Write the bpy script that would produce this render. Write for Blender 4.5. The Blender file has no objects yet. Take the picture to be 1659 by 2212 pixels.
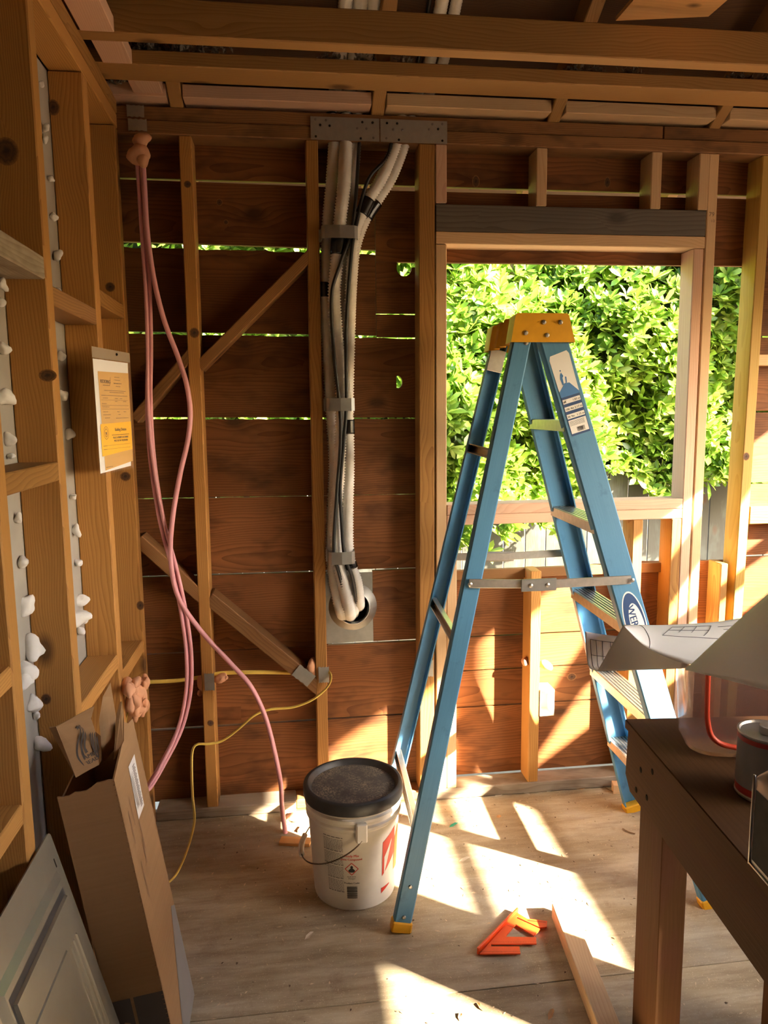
import bpy, bmesh, math, random
from math import sin, cos, pi, radians, sqrt, atan2
from mathutils import Matrix, Vector
import numpy as np

random.seed(7)
rng = np.random.default_rng(11)
scene = bpy.context.scene
COL = scene.collection

# ------------------------------------------------------------------ camera
FPX, TILT, YAW, ROLL = 1599.03, .1358, .1253, -.0111
CAM = Vector((.5341, -2.6756, 1.5131))
_F = Vector((sin(YAW) * cos(TILT), cos(YAW) * cos(TILT), -sin(TILT)))
_R0 = Vector((cos(YAW), -sin(YAW), 0)); _U0 = _R0.cross(_F)
_R = cos(ROLL) * _R0 + sin(ROLL) * _U0
_U = -sin(ROLL) * _R0 + cos(ROLL) * _U0
cd = bpy.data.cameras.new('camera'); cam = bpy.data.objects.new('camera', cd); COL.objects.link(cam)
cd.sensor_fit = 'VERTICAL'; cd.sensor_height = 36.0; cd.sensor_width = 27.0
cd.lens = FPX / 2212 * 36.0; cd.clip_start = .02; cd.clip_end = 200
cam.matrix_world = Matrix(((_R.x, _U.x, -_F.x, CAM.x), (_R.y, _U.y, -_F.y, CAM.y), (_R.z, _U.z, -_F.z, CAM.z), (0, 0, 0, 1)))
scene.camera = cam

# ------------------------------------------------------------------ sky, sun, exposure
SUN_AZ = radians(52)                 # from the -Y side round towards +X
TAN_EL = .544
SUN_EL = math.atan(TAN_EL)
world = bpy.data.worlds.new('sky'); scene.world = world; world.use_nodes = True
wn = world.node_tree.nodes; wl = world.node_tree.links
bg = wn['Background']; sky = wn.new('ShaderNodeTexSky'); sky.sky_type = 'NISHITA'
sky.sun_disc = False; sky.sun_elevation = SUN_EL; sky.sun_rotation = pi - SUN_AZ
sky.air_density = 1.0; sky.dust_density = 2.5; sky.ozone_density = .6
wl.new(sky.outputs['Color'], bg.inputs['Color']); bg.inputs['Strength'].default_value = .55
sd = bpy.data.lights.new('sun', 'SUN'); so = bpy.data.objects.new('sun', sd); COL.objects.link(so)
sd.energy = 26.0; sd.angle = radians(1.0); sd.color = (1.0, .86, .66)
_h = Vector((-sin(SUN_AZ), cos(SUN_AZ), -TAN_EL)).normalized()
so.rotation_euler = _h.to_track_quat('-Z', 'Y').to_euler(); so.location = (6, -6, 5)
scene.view_settings.view_transform = 'Standard'; scene.view_settings.look = 'None'
scene.view_settings.gamma = 1.0; scene.view_settings.use_curve_mapping = False
scene.view_settings.exposure = 1.92
scene.cycles.max_bounces = 6; scene.cycles.diffuse_bounces = 4; scene.cycles.glossy_bounces = 3
scene.cycles.transmission_bounces = 4; scene.cycles.transparent_max_bounces = 6
scene.cycles.use_adaptive_sampling = True; scene.cycles.adaptive_threshold = .08
scene.cycles.sample_clamp_indirect = 6.0
scene.cycles.caustics_reflective = False; scene.cycles.caustics_refractive = False

# ------------------------------------------------------------------ measuring helpers (pixel of the photo -> point on a plane of the room)
def _ray(u, v): return _F + _R * ((u - 829.5) / FPX) - _U * ((v - 1106) / FPX)
def atY(u, v, Y=0.0):
    d = _ray(u, v); return CAM + d * ((Y - CAM.y) / d.y)
def atX(u, v, X=0.0):
    d = _ray(u, v); return CAM + d * ((X - CAM.x) / d.x)
def atZ(u, v, Z=0.0):
    d = _ray(u, v); return CAM + d * ((Z - CAM.z) / d.z)

# ------------------------------------------------------------------ object helpers
WM = {}
def link(o, parent=None, M=None):
    COL.objects.link(o)
    M = M if M is not None else Matrix.Identity(4)
    WM[o.name] = M
    if parent is not None:
        o.parent = parent; o.matrix_parent_inverse = Matrix.Identity(4)
        o.matrix_basis = WM[parent.name].inverted() @ M
    else:
        o.matrix_basis = M
    return o
def tag(o, label=None, cat=None, group=None, kind=None):
    if label: o['label'] = label
    if cat: o['category'] = cat
    if group: o['group'] = group
    if kind: o['kind'] = kind
    return o
def empty(name, loc, label=None, cat=None, group=None, kind=None, M=None):
    o = bpy.data.objects.new(name, None); o.empty_display_size = .05
    link(o, None, M if M is not None else Matrix.Translation(Vector(loc)))
    return tag(o, label, cat, group, kind)
def mesh_obj(name, verts, faces, mat, parent=None, M=None, smooth=False):
    me = bpy.data.meshes.new(name); me.from_pydata([tuple(v) for v in verts], [], faces); me.update()
    if mat is not None: me.materials.append(mat)
    if smooth: me.polygons.foreach_set('use_smooth', [True] * len(me.polygons))
    o = bpy.data.objects.new(name, me)
    return link(o, parent, M)
def bm_obj(name, bm, mat, parent=None, M=None, smooth=False):
    me = bpy.data.meshes.new(name); bmesh.ops.recalc_face_normals(bm, faces=bm.faces[:]); bm.to_mesh(me); bm.free()
    if mat is not None: me.materials.append(mat)
    if smooth: me.polygons.foreach_set('use_smooth', [True] * len(me.polygons))
    return link(bpy.data.objects.new(name, me), parent, M)
def copy_obj(o, parent, M):
    return link(o.copy(), parent, M)

def cbox(L, W, H, c):
    """chamfered box, centred"""
    V = []; idx = {}
    for sx in (-1, 1):
        for sy in (-1, 1):
            for sz in (-1, 1):
                for k in range(3):
                    p = [sx * L / 2, sy * W / 2, sz * H / 2]
                    for j in range(3):
                        if j != k: p[j] -= (sx, sy, sz)[j] * c
                    idx[(sx, sy, sz, k)] = len(V); V.append(p)
    F = []
    for k in range(3):
        for s in (-1, 1):
            a, b = [j for j in range(3) if j != k]
            ring = []
            for (p, q) in ((-1, -1), (1, -1), (1, 1), (-1, 1)):
                t = [0, 0, 0]; t[k] = s; t[a] = p; t[b] = q
                ring.append(idx[(t[0], t[1], t[2], k)])
            F.append(ring)
    for k in range(3):      # edges parallel to k
        a, b = [j for j in range(3) if j != k]
        for p in (-1, 1):
            for q in (-1, 1):
                def at(s, f):
                    t = [0, 0, 0]; t[k] = s; t[a] = p; t[b] = q
                    return idx[(t[0], t[1], t[2], f)]
                F.append([at(-1, a), at(1, a), at(1, b), at(-1, b)])
    for sx in (-1, 1):
        for sy in (-1, 1):
            for sz in (-1, 1): F.append([idx[(sx, sy, sz, k)] for k in range(3)])
    return V, F
def fixn(me):
    bm = bmesh.new(); bm.from_mesh(me); bmesh.ops.recalc_face_normals(bm, faces=bm.faces[:]); bm.to_mesh(me); bm.free()
def obox(name, parent, center, ex, ey, dims, mat, c=.002):
    ex = Vector(ex).normalized(); ey = Vector(ey); ez = ex.cross(ey).normalized(); ey = ez.cross(ex)
    M = Matrix(((ex.x, ey.x, ez.x, center[0]), (ex.y, ey.y, ez.y, center[1]), (ex.z, ey.z, ez.z, center[2]), (0, 0, 0, 1)))
    V, F = cbox(*dims, min(c, min(dims) * .3))
    o = mesh_obj(name, V, F, mat, parent, M); fixn(o.data); return o
def abox(name, parent, xr, yr, zr, mat, c=.002, axis=None):
    d = [xr[1] - xr[0], yr[1] - yr[0], zr[1] - zr[0]]
    ctr = ((xr[0] + xr[1]) / 2, (yr[0] + yr[1]) / 2, (zr[0] + zr[1]) / 2)
    k = d.index(max(d)) if axis is None else axis
    if k == 0: return obox(name, parent, ctr, (1, 0, 0), (0, 1, 0), (d[0], d[1], d[2]), mat, c)
    if k == 1: return obox(name, parent, ctr, (0, 1, 0), (-1, 0, 0), (d[1], d[0], d[2]), mat, c)
    return obox(name, parent, ctr, (0, 0, 1), (0, 1, 0), (d[2], d[1], d[0]), mat, c)
def bar(name, parent, p0, p1, side, w, h, mat, c=.002):
    """box whose centre line runs p0->p1, w across (side), h the third way"""
    p0 = Vector(p0); p1 = Vector(p1)
    return obox(name, parent, (p0 + p1) / 2, p1 - p0, side, ((p1 - p0).length, w, h), mat, c)
def catmull(pts, n):
    P = [Vector(p) for p in pts]; P = [P[0] * 2 - P[1]] + P + [P[-1] * 2 - P[-2]]; out = []
    for i in range(1, len(P) - 2):
        for j in range(n):
            t = j / n; a, b, c_, d = P[i - 1:i + 3]
            out.append(.5 * ((2 * b) + (c_ - a) * t + (2 * a - 5 * b + 4 * c_ - d) * t * t + (3 * b - a - 3 * c_ + d) * t ** 3))
    out.append(P[-2]); return out
def resample(pts, step):
    out = [pts[0]]; acc = 0
    for a, b in zip(pts, pts[1:]):
        L = (b - a).length
        while L > 0 and acc + L >= step:
            t = (step - acc) / L; a = a + (b - a) * t; out.append(a); L = (b - a).length; acc = 0
        acc += L
    out.append(pts[-1]); return out
def tube_geo(path, rad, seg=10, flat=None, V=None, F=None):
    """rad: number or function(i, n); flat=(k, axis vector) squashes the section"""
    V = [] if V is None else V; F = [] if F is None else F; n = len(path); base = len(V)
    up = Vector((.31, .2, .93)).normalized()
    for i, p in enumerate(path):
        t = (path[min(i + 1, n - 1)] - path[max(i - 1, 0)]).normalized()
        a = up - t * up.dot(t)
        if a.length < 1e-4: a = Vector((1, 0, 0)) - t * t.x
        a.normalize(); b = t.cross(a); up = a
        r = rad(i, n) if callable(rad) else rad
        for k in range(seg):
            q = 2 * pi * k / seg; ra = r; rb = r * (flat or 1)
            V.append(p + a * (ra * cos(q)) + b * (rb * sin(q)))
    for i in range(n - 1):
        for k in range(seg):
            k2 = (k + 1) % seg
            F.append([base + i * seg + k, base + i * seg + k2, base + (i + 1) * seg + k2, base + (i + 1) * seg + k])
    F.append([base + k for k in range(seg)][::-1]); F.append([base + (n - 1) * seg + k for k in range(seg)])
    return V, F
def tube(name, path, rad, mat, parent=None, seg=10, flat=None):
    V, F = tube_geo([Vector(p) for p in path], rad, seg, flat)
    return mesh_obj(name, V, F, mat, parent, None if parent is None else Matrix.Identity(4), smooth=True)
def lathe(name, prof, mat, parent=None, M=None, seg=48, smooth=True, closed=False):
    V = []; F = []; n = len(prof)
    for (r, z) in prof:
        for k in range(seg): q = 2 * pi * k / seg; V.append((r * cos(q), r * sin(q), z))
    for i in range(n if closed else n - 1):
        i2 = (i + 1) % n
        for k in range(seg):
            k2 = (k + 1) % seg
            F.append([i * seg + k, i * seg + k2, i2 * seg + k2, i2 * seg + k])
    o = mesh_obj(name, V, F, mat, parent, M, smooth)
    bm = bmesh.new(); bm.from_mesh(o.data); bmesh.ops.remove_doubles(bm, verts=bm.verts[:], dist=1e-6)
    bmesh.ops.recalc_face_normals(bm, faces=bm.faces[:]); bm.to_mesh(o.data); bm.free()
    if smooth: autosmooth(o)
    return o
def autosmooth(o, ang=35):
    me = o.data; bm = bmesh.new(); bm.from_mesh(me)
    for e in bm.edges:
        e.smooth = not (len(e.link_faces) == 2 and e.calc_face_angle(0) > radians(ang))
    for f in bm.faces: f.smooth = True
    bm.to_mesh(me); bm.free()
def prism(name, outline, depth, mat, parent=None, M=None, holes=(), c=0):
    """outline in local XY, extruded by depth along +Z"""
    bm = bmesh.new(); edges = []
    for loop in [outline] + list(holes):
        vs = [bm.verts.new((p[0], p[1], 0)) for p in loop]
        edges += [bm.edges.new((vs[i], vs[(i + 1) % len(vs)])) for i in range(len(vs))]
    if holes: bmesh.ops.triangle_fill(bm, edges=edges, use_beauty=True)
    else: bm.faces.new([e.verts[0] for e in edges] if False else list(bm.verts))
    r = bmesh.ops.extrude_face_region(bm, geom=bm.faces[:])
    for v in [g for g in r['geom'] if isinstance(g, bmesh.types.BMVert)]: v.co.z += depth
    return bm_obj(name, bm, mat, parent, M)
def frame(o, ex, ey):
    ex = Vector(ex).normalized(); ey = Vector(ey); ez = ex.cross(ey).normalized(); ey = ez.cross(ex)
    return Matrix(((ex.x, ey.x, ez.x, o[0]), (ex.y, ey.y, ez.y, o[1]), (ex.z, ey.z, ez.z, o[2]), (0, 0, 0, 1)))
_txt = {}
def text_geo(s, size, align='LEFT'):
    key = (s, align)
    if key not in _txt:
        cu = bpy.data.curves.new('t', 'FONT'); cu.body = s; cu.size = 1; cu.align_x = align; cu.resolution_u = 2
        ob = bpy.data.objects.new('t', cu); COL.objects.link(ob); bpy.context.view_layer.update()
        me = ob.evaluated_get(bpy.context.evaluated_depsgraph_get()).to_mesh()
        _txt[key] = ([tuple(v.co) for v in me.vertices], [tuple(p.vertices) for p in me.polygons])
        ob.evaluated_get(bpy.context.evaluated_depsgraph_get()).to_mesh_clear()
        bpy.data.objects.remove(ob); bpy.data.curves.remove(cu)
    V, F = _txt[key]
    return [(v[0] * size, v[1] * size, 0) for v in V], F
class Flat:
    """collects flat print (rectangles, lettering, polygons) in a local XY plane"""
    def __init__(s): s.V = []; s.F = []
    def rect(s, x0, y0, x1, y1): s.poly([(x0, y0), (x1, y0), (x1, y1), (x0, y1)])
    def poly(s, P):
        b = len(s.V); s.V += [(p[0], p[1], 0) for p in P]; s.F.append(list(range(b, b + len(P))))
    def text(s, t, x, y, size, align='LEFT', sx=1, bold=0):
        V, F = text_geo(t, size, align)
        for dx in ((0,) if not bold else (-bold, 0, bold)):
            b = len(s.V); s.V += [(x + v[0] * sx + dx, y + v[1], dx * .01) for v in V]; s.F += [[i + b for i in f] for f in F]
    def line(s, a, b_, w):
        a = Vector((a[0], a[1])); b_ = Vector((b_[0], b_[1])); d = (b_ - a).normalized(); n = Vector((-d.y, d.x)) * w / 2
        s.poly([a + n, a - n, b_ - n, b_ + n])
    def ring(s, cx, cy, rx, ry, w, n=28):
        for i in range(n):
            q = 2 * pi * i / n; p = 2 * pi * (i + 1) / n
            s.poly([(cx + rx * cos(q), cy + ry * sin(q)), (cx + rx * cos(p), cy + ry * sin(p)), (cx + (rx - w) * cos(p), cy + (ry - w) * sin(p)), (cx + (rx - w) * cos(q), cy + (ry - w) * sin(q))])
    def wrect(s, x0, y0, x1, y1, n=8):
        for i in range(n): s.rect(x0 + (x1 - x0) * i / n, y0, x0 + (x1 - x0) * (i + 1) / n, y1)
    def words(s, x0, x1, y, h, seed=0):
        r = random.Random(seed); x = x0
        while x < x1:
            w = r.uniform(2, 6) * h; s.rect(x, y, min(x + w, x1), y + h); x += w + h * .9
    def build(s, name, mat, parent, M, lift=.0006, warp=None):
        V = [Vector((v[0], v[1], v[2] + lift)) for v in s.V]
        if warp: V = [warp(v) for v in V]
        return mesh_obj(name, V, s.F, mat, parent, M)

# ------------------------------------------------------------------ materials
MATS = {}
def newmat(name):
    m = bpy.data.materials.new(name); m.use_nodes = True; MATS[name] = m
    nt = m.node_tree; return m, nt.nodes, nt.links, nt.nodes['Principled BSDF']
def C4(c): return (c[0], c[1], c[2], 1)
def mth(n, l, op, a, b=None, c=None):
    x = n.new('ShaderNodeMath'); x.operation = op
    for i, v in enumerate((a, b, c)):
        if v is None: continue
        if isinstance(v, (int, float)): x.inputs[i].default_value = v
        else: l.new(v, x.inputs[i])
    return x.outputs[0]
def ramp(n, l, fac, stops):
    r = n.new('ShaderNodeValToRGB'); e = r.color_ramp.elements
    e[0].position, e[0].color = stops[0][0], C4(stops[0][1]); e[1].position, e[1].color = stops[-1][0], C4(stops[-1][1])
    for p, c in stops[1:-1]: k = e.new(p); k.color = C4(c)
    l.new(fac, r.inputs[0]); return r.outputs[0]
def mixc(n, l, fac, a, b, blend='MIX'):
    x = n.new('ShaderNodeMix'); x.data_type = 'RGBA'; x.blend_type = blend
    for s, v in ((x.inputs['Factor'], fac), (x.inputs['A'], a), (x.inputs['B'], b)):
        if isinstance(v, (int, float)): s.default_value = v
        elif isinstance(v, (tuple, list)): s.default_value = C4(v)
        else: l.new(v, s)
    return x.outputs['Result']
def noise(n, l, vec, scale, detail=3, rough=.55):
    x = n.new('ShaderNodeTexNoise'); x.inputs['Scale'].default_value = scale; x.inputs['Detail'].default_value = detail; x.inputs['Roughness'].default_value = rough
    if vec is not None: l.new(vec, x.inputs['Vector'])
    return x.outputs['Fac']
def vmap(n, l, vec, sc):
    x = n.new('ShaderNodeMapping'); x.inputs['Scale'].default_value = sc; l.new(vec, x.inputs['Vector']); return x.outputs['Vector']
def bump(n, l, h, strength, dist, p):
    b = n.new('ShaderNodeBump'); b.inputs['Strength'].default_value = strength; b.inputs['Distance'].default_value = dist
    l.new(h, b.inputs['Height']); l.new(b.outputs[0], p.inputs['Normal'])
def plain(name, col, rough=.5, metal=0, var=0, vs=30, bmp=0, **kw):
    m, n, l, p = newmat(name); p.inputs['Base Color'].default_value = C4(col); p.inputs['Roughness'].default_value = rough; p.inputs['Metallic'].default_value = metal
    if var or bmp:
        tc = n.new('ShaderNodeTexCoord'); f = noise(n, l, tc.outputs['Object'], vs, 4)
        if var: l.new(ramp(n, l, f, [(.25, [x * (1 - var) for x in col]), (.75, [min(1, x * (1 + var)) for x in col])]), p.inputs['Base Color'])
        if bmp: bump(n, l, f, bmp, .002, p)
    for k, v in kw.items(): p.inputs[k.replace('_', ' ')].default_value = v
    return m
def wood(name, light, dark, knotc=(.05, .02, .008), freq=210, ringmix=.75, blotch=.3, knots=.17, stain=None, rough=.62, tint=.25):
    """grain runs along local X: rings round a pith line, warped by noise and by knots"""
    m, n, l, p = newmat(name)
    tc = n.new('ShaderNodeTexCoord'); oi = n.new('ShaderNodeObjectInfo')
    cmb = n.new('ShaderNodeCombineXYZ')
    for i, k in enumerate((41.0, .9, .55)): l.new(mth(n, l, 'MULTIPLY', oi.outputs['Random'], k), cmb.inputs[i])
    ad = n.new('ShaderNodeVectorMath'); ad.operation = 'ADD'; l.new(tc.outputs['Object'], ad.inputs[0]); l.new(cmb.outputs[0], ad.inputs[1])
    pos = ad.outputs[0]
    sp = n.new('ShaderNodeSeparateXYZ'); l.new(tc.outputs['Object'], sp.inputs[0])
    # knots
    vo = n.new('ShaderNodeTexVoronoi'); vo.inputs['Scale'].default_value = 1.0; vo.inputs['Randomness'].default_value = .9
    l.new(vmap(n, l, pos, (4.2, 7.5, 7.5)), vo.inputs['Vector'])
    vs = n.new('ShaderNodeSeparateColor'); l.new(vo.outputs['Color'], vs.inputs[0])
    kd = mth(n, l, 'ADD', vo.outputs['Distance'], mth(n, l, 'MULTIPLY', mth(n, l, 'GREATER_THAN', vs.outputs[0], .42), .8))
    kfar = mth(n, l, 'SUBTRACT', 1.0, mth(n, l, 'MINIMUM', mth(n, l, 'MULTIPLY', kd, 1.7), 1.0))
    warp = mth(n, l, 'MULTIPLY', mth(n, l, 'POWER', kfar, 2.0), .02)
    n1 = noise(n, l, vmap(n, l, pos, (1.6, 7, 7)), 1.0, 2)
    yy = mth(n, l, 'ADD', sp.outputs[1], mth(n, l, 'SUBTRACT', mth(n, l, 'MULTIPLY', oi.outputs['Random'], .30), .12))
    zz = mth(n, l, 'ADD', sp.outputs[2], mth(n, l, 'ADD', mth(n, l, 'MULTIPLY', oi.outputs['Random'], .05), .045))
    r = mth(n, l, 'SQRT', mth(n, l, 'ADD', mth(n, l, 'MULTIPLY', yy, yy), mth(n, l, 'MULTIPLY', zz, zz)))
    r = mth(n, l, 'ADD', r, mth(n, l, 'MULTIPLY', n1, .06)); r = mth(n, l, 'ADD', r, warp); 
    g = mth(n, l, 'FRACT', mth(n, l, 'MULTIPLY', r, freq))
    g = mth(n, l, 'POWER', g, 2.2)
    fib = noise(n, l, vmap(n, l, pos, (5, 260, 260)), 1.0, 1, .7)
    blo = noise(n, l, vmap(n, l, pos, (1.3, 5, 5)), 1.0, 2)
    c = mixc(n, l, mth(n, l, 'MULTIPLY', g, ringmix), light, dark)
    c = mixc(n, l, mth(n, l, 'MULTIPLY', fib, .38), c, dark)
    c = mixc(n, l, mth(n, l, 'MULTIPLY', mth(n, l, 'SUBTRACT', blo, .35), blotch * 2), c, [x * .45 for x in dark])
    if stain:
        st = noise(n, l, vmap(n, l, pos, (2.5, 6, 6)), 1.7, 3, .65)
        c = mixc(n, l, ramp(n, l, st, [(.5, (0, 0, 0)), (.68, (stain[3],) * 3)]), c, stain[:3])
    hs = n.new('ShaderNodeHueSaturation'); l.new(c, hs.inputs['Color'])
    l.new(mth(n, l, 'ADD', 1 - tint, mth(n, l, 'MULTIPLY', oi.outputs['Random'], 2 * tint)), hs.inputs['Value'])
    c = hs.outputs[0]
    if knots:
        kc = mth(n, l, 'SUBTRACT', 1.0, mth(n, l, 'MULTIPLY', mth(n, l, 'SUBTRACT', kd, knots * .5), 1 / (knots * .75)))
        kc = mth(n, l, 'MINIMUM', mth(n, l, 'MAXIMUM', kc, 0.0), 1.0)
        c = mixc(n, l, mth(n, l, 'MULTIPLY', kc, .8), c, knotc)
    l.new(c, p.inputs['Base Color']); p.inputs['Roughness'].default_value = rough
    p.inputs['Specular IOR Level'].default_value = .3
    bump(n, l, fib, .25, .0012, p)
    return m
OLD = wood('old_fir', (.50, .255, .072), (.27, .115, .028))
OLDD = wood('old_fir_dark', (.33, .168, .062), (.18, .078, .026), tint=.2)
SIDE = wood('siding_redwood', (.26, .102, .032), (.125, .041, .0125), freq=130, ringmix=.9, blotch=.55, stain=(.05, .018, .007, .65), tint=.22, rough=.7)
ROOFW = wood('roof_board', (.13, .058, .022), (.07, .028, .011), blotch=.6, tint=.3)
JOIST = wood('joist_fir', (.40, .22, .078), (.25, .12, .036), tint=.12)
PLATE = wood('plate_fir', (.29, .145, .058), (.14, .06, .024), stain=(.03, .016, .01, .6), blotch=.5, tint=.15)
NEW = wood('new_lumber', (.68, .47, .27), (.52, .31, .16), knotc=(.2, .07, .03), freq=200, ringmix=.6, blotch=.1, knots=.10, tint=.1)
NEWP = wood('new_lumber_pink', (.69, .45, .31), (.56, .315, .21), knotc=(.25, .08, .04), freq=190, ringmix=.6, blotch=.1, knots=.09, tint=.08)
NEWY = wood('treated_yellow', (.52, .335, .088), (.38, .215, .045), freq=160, ringmix=.6, blotch=.15, knots=.12, tint=.08)
GREY = wood('grey_header', (.155, .13, .105), (.075, .06, .05), knotc=(.05, .04, .035), freq=90, ringmix=.75, blotch=.3, tint=.05)
GREYW = wood('weathered_plate', (.46, .38, .29), (.28, .21, .15), freq=150, stain=(.12, .08, .05, .6), tint=.12)
BENCH = wood('bench_plywood', (.100, .048, .020), (.058, .026, .010), freq=100, ringmix=.3, stain=(.08, .03, .02, .5), blotch=.4, tint=.06)
FENCE = wood('fence_board_shade_tone', (.04, .041, .034), (.022, .022, .018), freq=120, stain=(.055, .066, .06, .6), tint=.25)  # boards darkened so the sunlit fence looks shaded; shade is in the colour
PLY = wood('attic_plywood', (.75, .42, .16), (.55, .28, .1), freq=60, ringmix=.4, knots=.1, tint=.05)

MATS['bench_plywood'].node_tree.nodes['Principled BSDF'].inputs['Specular IOR Level'].default_value = .08
MATS['bench_plywood'].node_tree.nodes['Principled BSDF'].inputs['Roughness'].default_value = .8
def floor_mat():
    m, n, l, p = newmat('floor_plywood')
    tc = n.new('ShaderNodeTexCoord'); v = tc.outputs['Object']
    a = noise(n, l, vmap(n, l, v, (1.6, 9, 9)), 1.6, 5, .6)
    b = noise(n, l, vmap(n, l, v, (7, 48, 48)), 1.0, 4, .7)
    d = noise(n, l, v, 2.3, 5, .6)
    e = noise(n, l, v, 240, 2, .8)
    g = noise(n, l, v, 6.0, 6, .7)
    c = ramp(n, l, a, [(.26, (.215, .16, .095)), (.42, (.345, .272, .172)), (.56, (.425, .35, .238)), (.75, (.52, .45, .33))])
    c = mixc(n, l, ramp(n, l, b, [(.46, (0, 0, 0)), (.74, (.6, .6, .6))]), c, (.20, .145, .095))
    c = mixc(n, l, ramp(n, l, d, [(.52, (0, 0, 0)), (.7, (.6, .6, .6))]), c, (.40, .365, .31))
    c = mixc(n, l, ramp(n, l, g, [(.56, (0, 0, 0)), (.70, (.45, .45, .45))]), c, (.17, .10, .055))
    c = mixc(n, l, ramp(n, l, e, [(.62, (0, 0, 0)), (.70, (.75, .75, .75))]), c, (.66, .54, .38))
    l.new(c, p.inputs['Base Color']); p.inputs['Roughness'].default_value = .75; p.inputs['Specular IOR Level'].default_value = .25
    bump(n, l, mth(n, l, 'ADD', b, mth(n, l, 'MULTIPLY', e, .6)), .35, .0015, p)
    return m
FLOORM = floor_mat()
DRYW = plain('drywall_back', (.36, .33, .29), .9, var=.12, vs=8)
PLASTER = plain('plaster', (.86, .84, .82), .9, var=.08, vs=60, bmp=.6)
GROUND = plain('ground_soil', (.30, .24, .17), .95, var=.35, vs=3)
CONC = plain('driveway_concrete', (.55, .52, .48), .9, var=.1, vs=4)
STEEL = plain('galvanized', (.42, .42, .40), .42, 1.0, var=.12, vs=25)
GSTEEL = plain('grey_plate', (.42, .42, .39), .45, .85, var=.08, vs=40)
DARKHOLE = plain('nail_hole', (.02, .016, .012), .95, Specular_IOR_Level=.05)
NAIL = plain('nail_head', (.25, .24, .23), .45, .9)

SD = .092    # stud depth
# ================================================================== floor
fl = empty('floor', (1.5, -2.2, 0), 'worn plywood subfloor scattered with sawdust and debris', 'floor', kind='structure')
for (x0, x1) in ((-.02, 2.15), (2.153, 3.2)):
    abox('floor_panel', fl, (x0, x1), (-.957, .0), (-.018, 0), FLOORM, .001, 0)
for (x0, x1) in ((-.02, 2.39), (2.393, 3.2)):
    abox('floor_panel', fl, (x0, x1), (-2.18, -.96), (-.018, 0), FLOORM, .001, 0)
for (x0, x1) in ((-.02, 1.9), (1.903, 3.2)):
    abox('floor_panel', fl, (x0, x1), (-3.4, -2.183), (-.018, 0), FLOORM, .001, 0)
    abox('floor_panel', fl, (x0, x1), (-4.6, -3.403), (-.018, 0), FLOORM, .001, 0)
abox('subfloor', fl, (-.1, 3.29), (-4.7, .11), (-.16, -.019), OLDD, .001, 0)
abox('floor_filler', fl, (-.1, 3.29), (.0, .092), (-.019, -.001), OLDD, .001, 0)
gr = abox('ground', None, (-14, 16), (-16, 14), (-.5, -.16), GROUND, .001)
tag(gr, 'bare dry soil around the building', 'ground', kind='structure')

# ================================================================== back wall
wb = empty('wall_back', (1.2, .05, 0), 'open stud wall with horizontal redwood siding and a framed window opening', 'wall', kind='structure')
def siding(x0, x1, zb0, zb1, zt0, zt1, y0=SD, th=.02, mat=SIDE, holes=(), outline=None, name='siding_board'):
    cx, cz = (x0 + x1) / 2, (zb0 + zb1 + zt0 + zt1) / 4
    out = outline or [(x0, zb0), (x1, zb1), (x1, zt1), (x0, zt0)]
    out = [(a - cx, b - cz) for a, b in out]
    hs = [[(a - cx, b - cz) for a, b in h] for h in holes]
    # local X along the wall, local Y up, local -Z is outside
    M = Matrix(((1, 0, 0, cx), (0, 0, -1, y0 + th), (0, 1, 0, cz), (0, 0, 0, 1)))
    return prism(name, out, th, mat, wb, M, hs)
XR = 3.2
def ragged(x0, x1, z0, z1, amp, seed, n=24):
    r = random.Random(seed); return [(x0 + (x1 - x0) * i / n, z0 + (z1 - z0) * i / n + r.uniform(-amp, amp)) for i in range(n + 1)]
siding(-.1, XR + .09, 2.318, 2.312, 2.6, 2.6)
# second row: left part, then the board over the window
siding(-.1, .861, 2.108, 2.092, 2.313, 2.302)
siding(.863, XR + .09, 2.05, 2.055, 2.297, 2.303)
# third row
siding(-.1, .861, 1.803, 1.789, 2.094, 2.083, outline=[(-.1, 1.803)] + [(.861, 1.789)] + ragged(.861, -.1, 2.076, 2.088, .003, 3))
_h = [(.967 + .028 * cos(q), 2.036 + .031 * sin(q)) for q in [2.6 + i * (2 * pi - 1.15) / 14 for i in range(15)]]
_h = [(.941, 2.0495)] + [(.967 - .028 * cos(.45 + i * (pi - .45 - .1) / 12), 2.034 - .031 * sin(.45 + i * (pi - .45 - .1) / 12) * 1.25) for i in range(13)] + [(1.0, 2.032)]
siding(.863, 1.06, 1.868, 1.868, 2.049, 2.049, outline=[(.863, 1.868), (1.06, 1.868), (1.06, 2.032), (1.0, 2.032), (.994, 2.03)] +
       [(.967 + .028 * cos(q), 2.030 + .03 * sin(q)) for q in [0 - i * pi / 10 for i in range(1, 11)]] + [(.941, 2.049), (.863, 2.049)])
siding(.863, 1.06, 1.783, 1.782, 1.864, 1.862)
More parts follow.
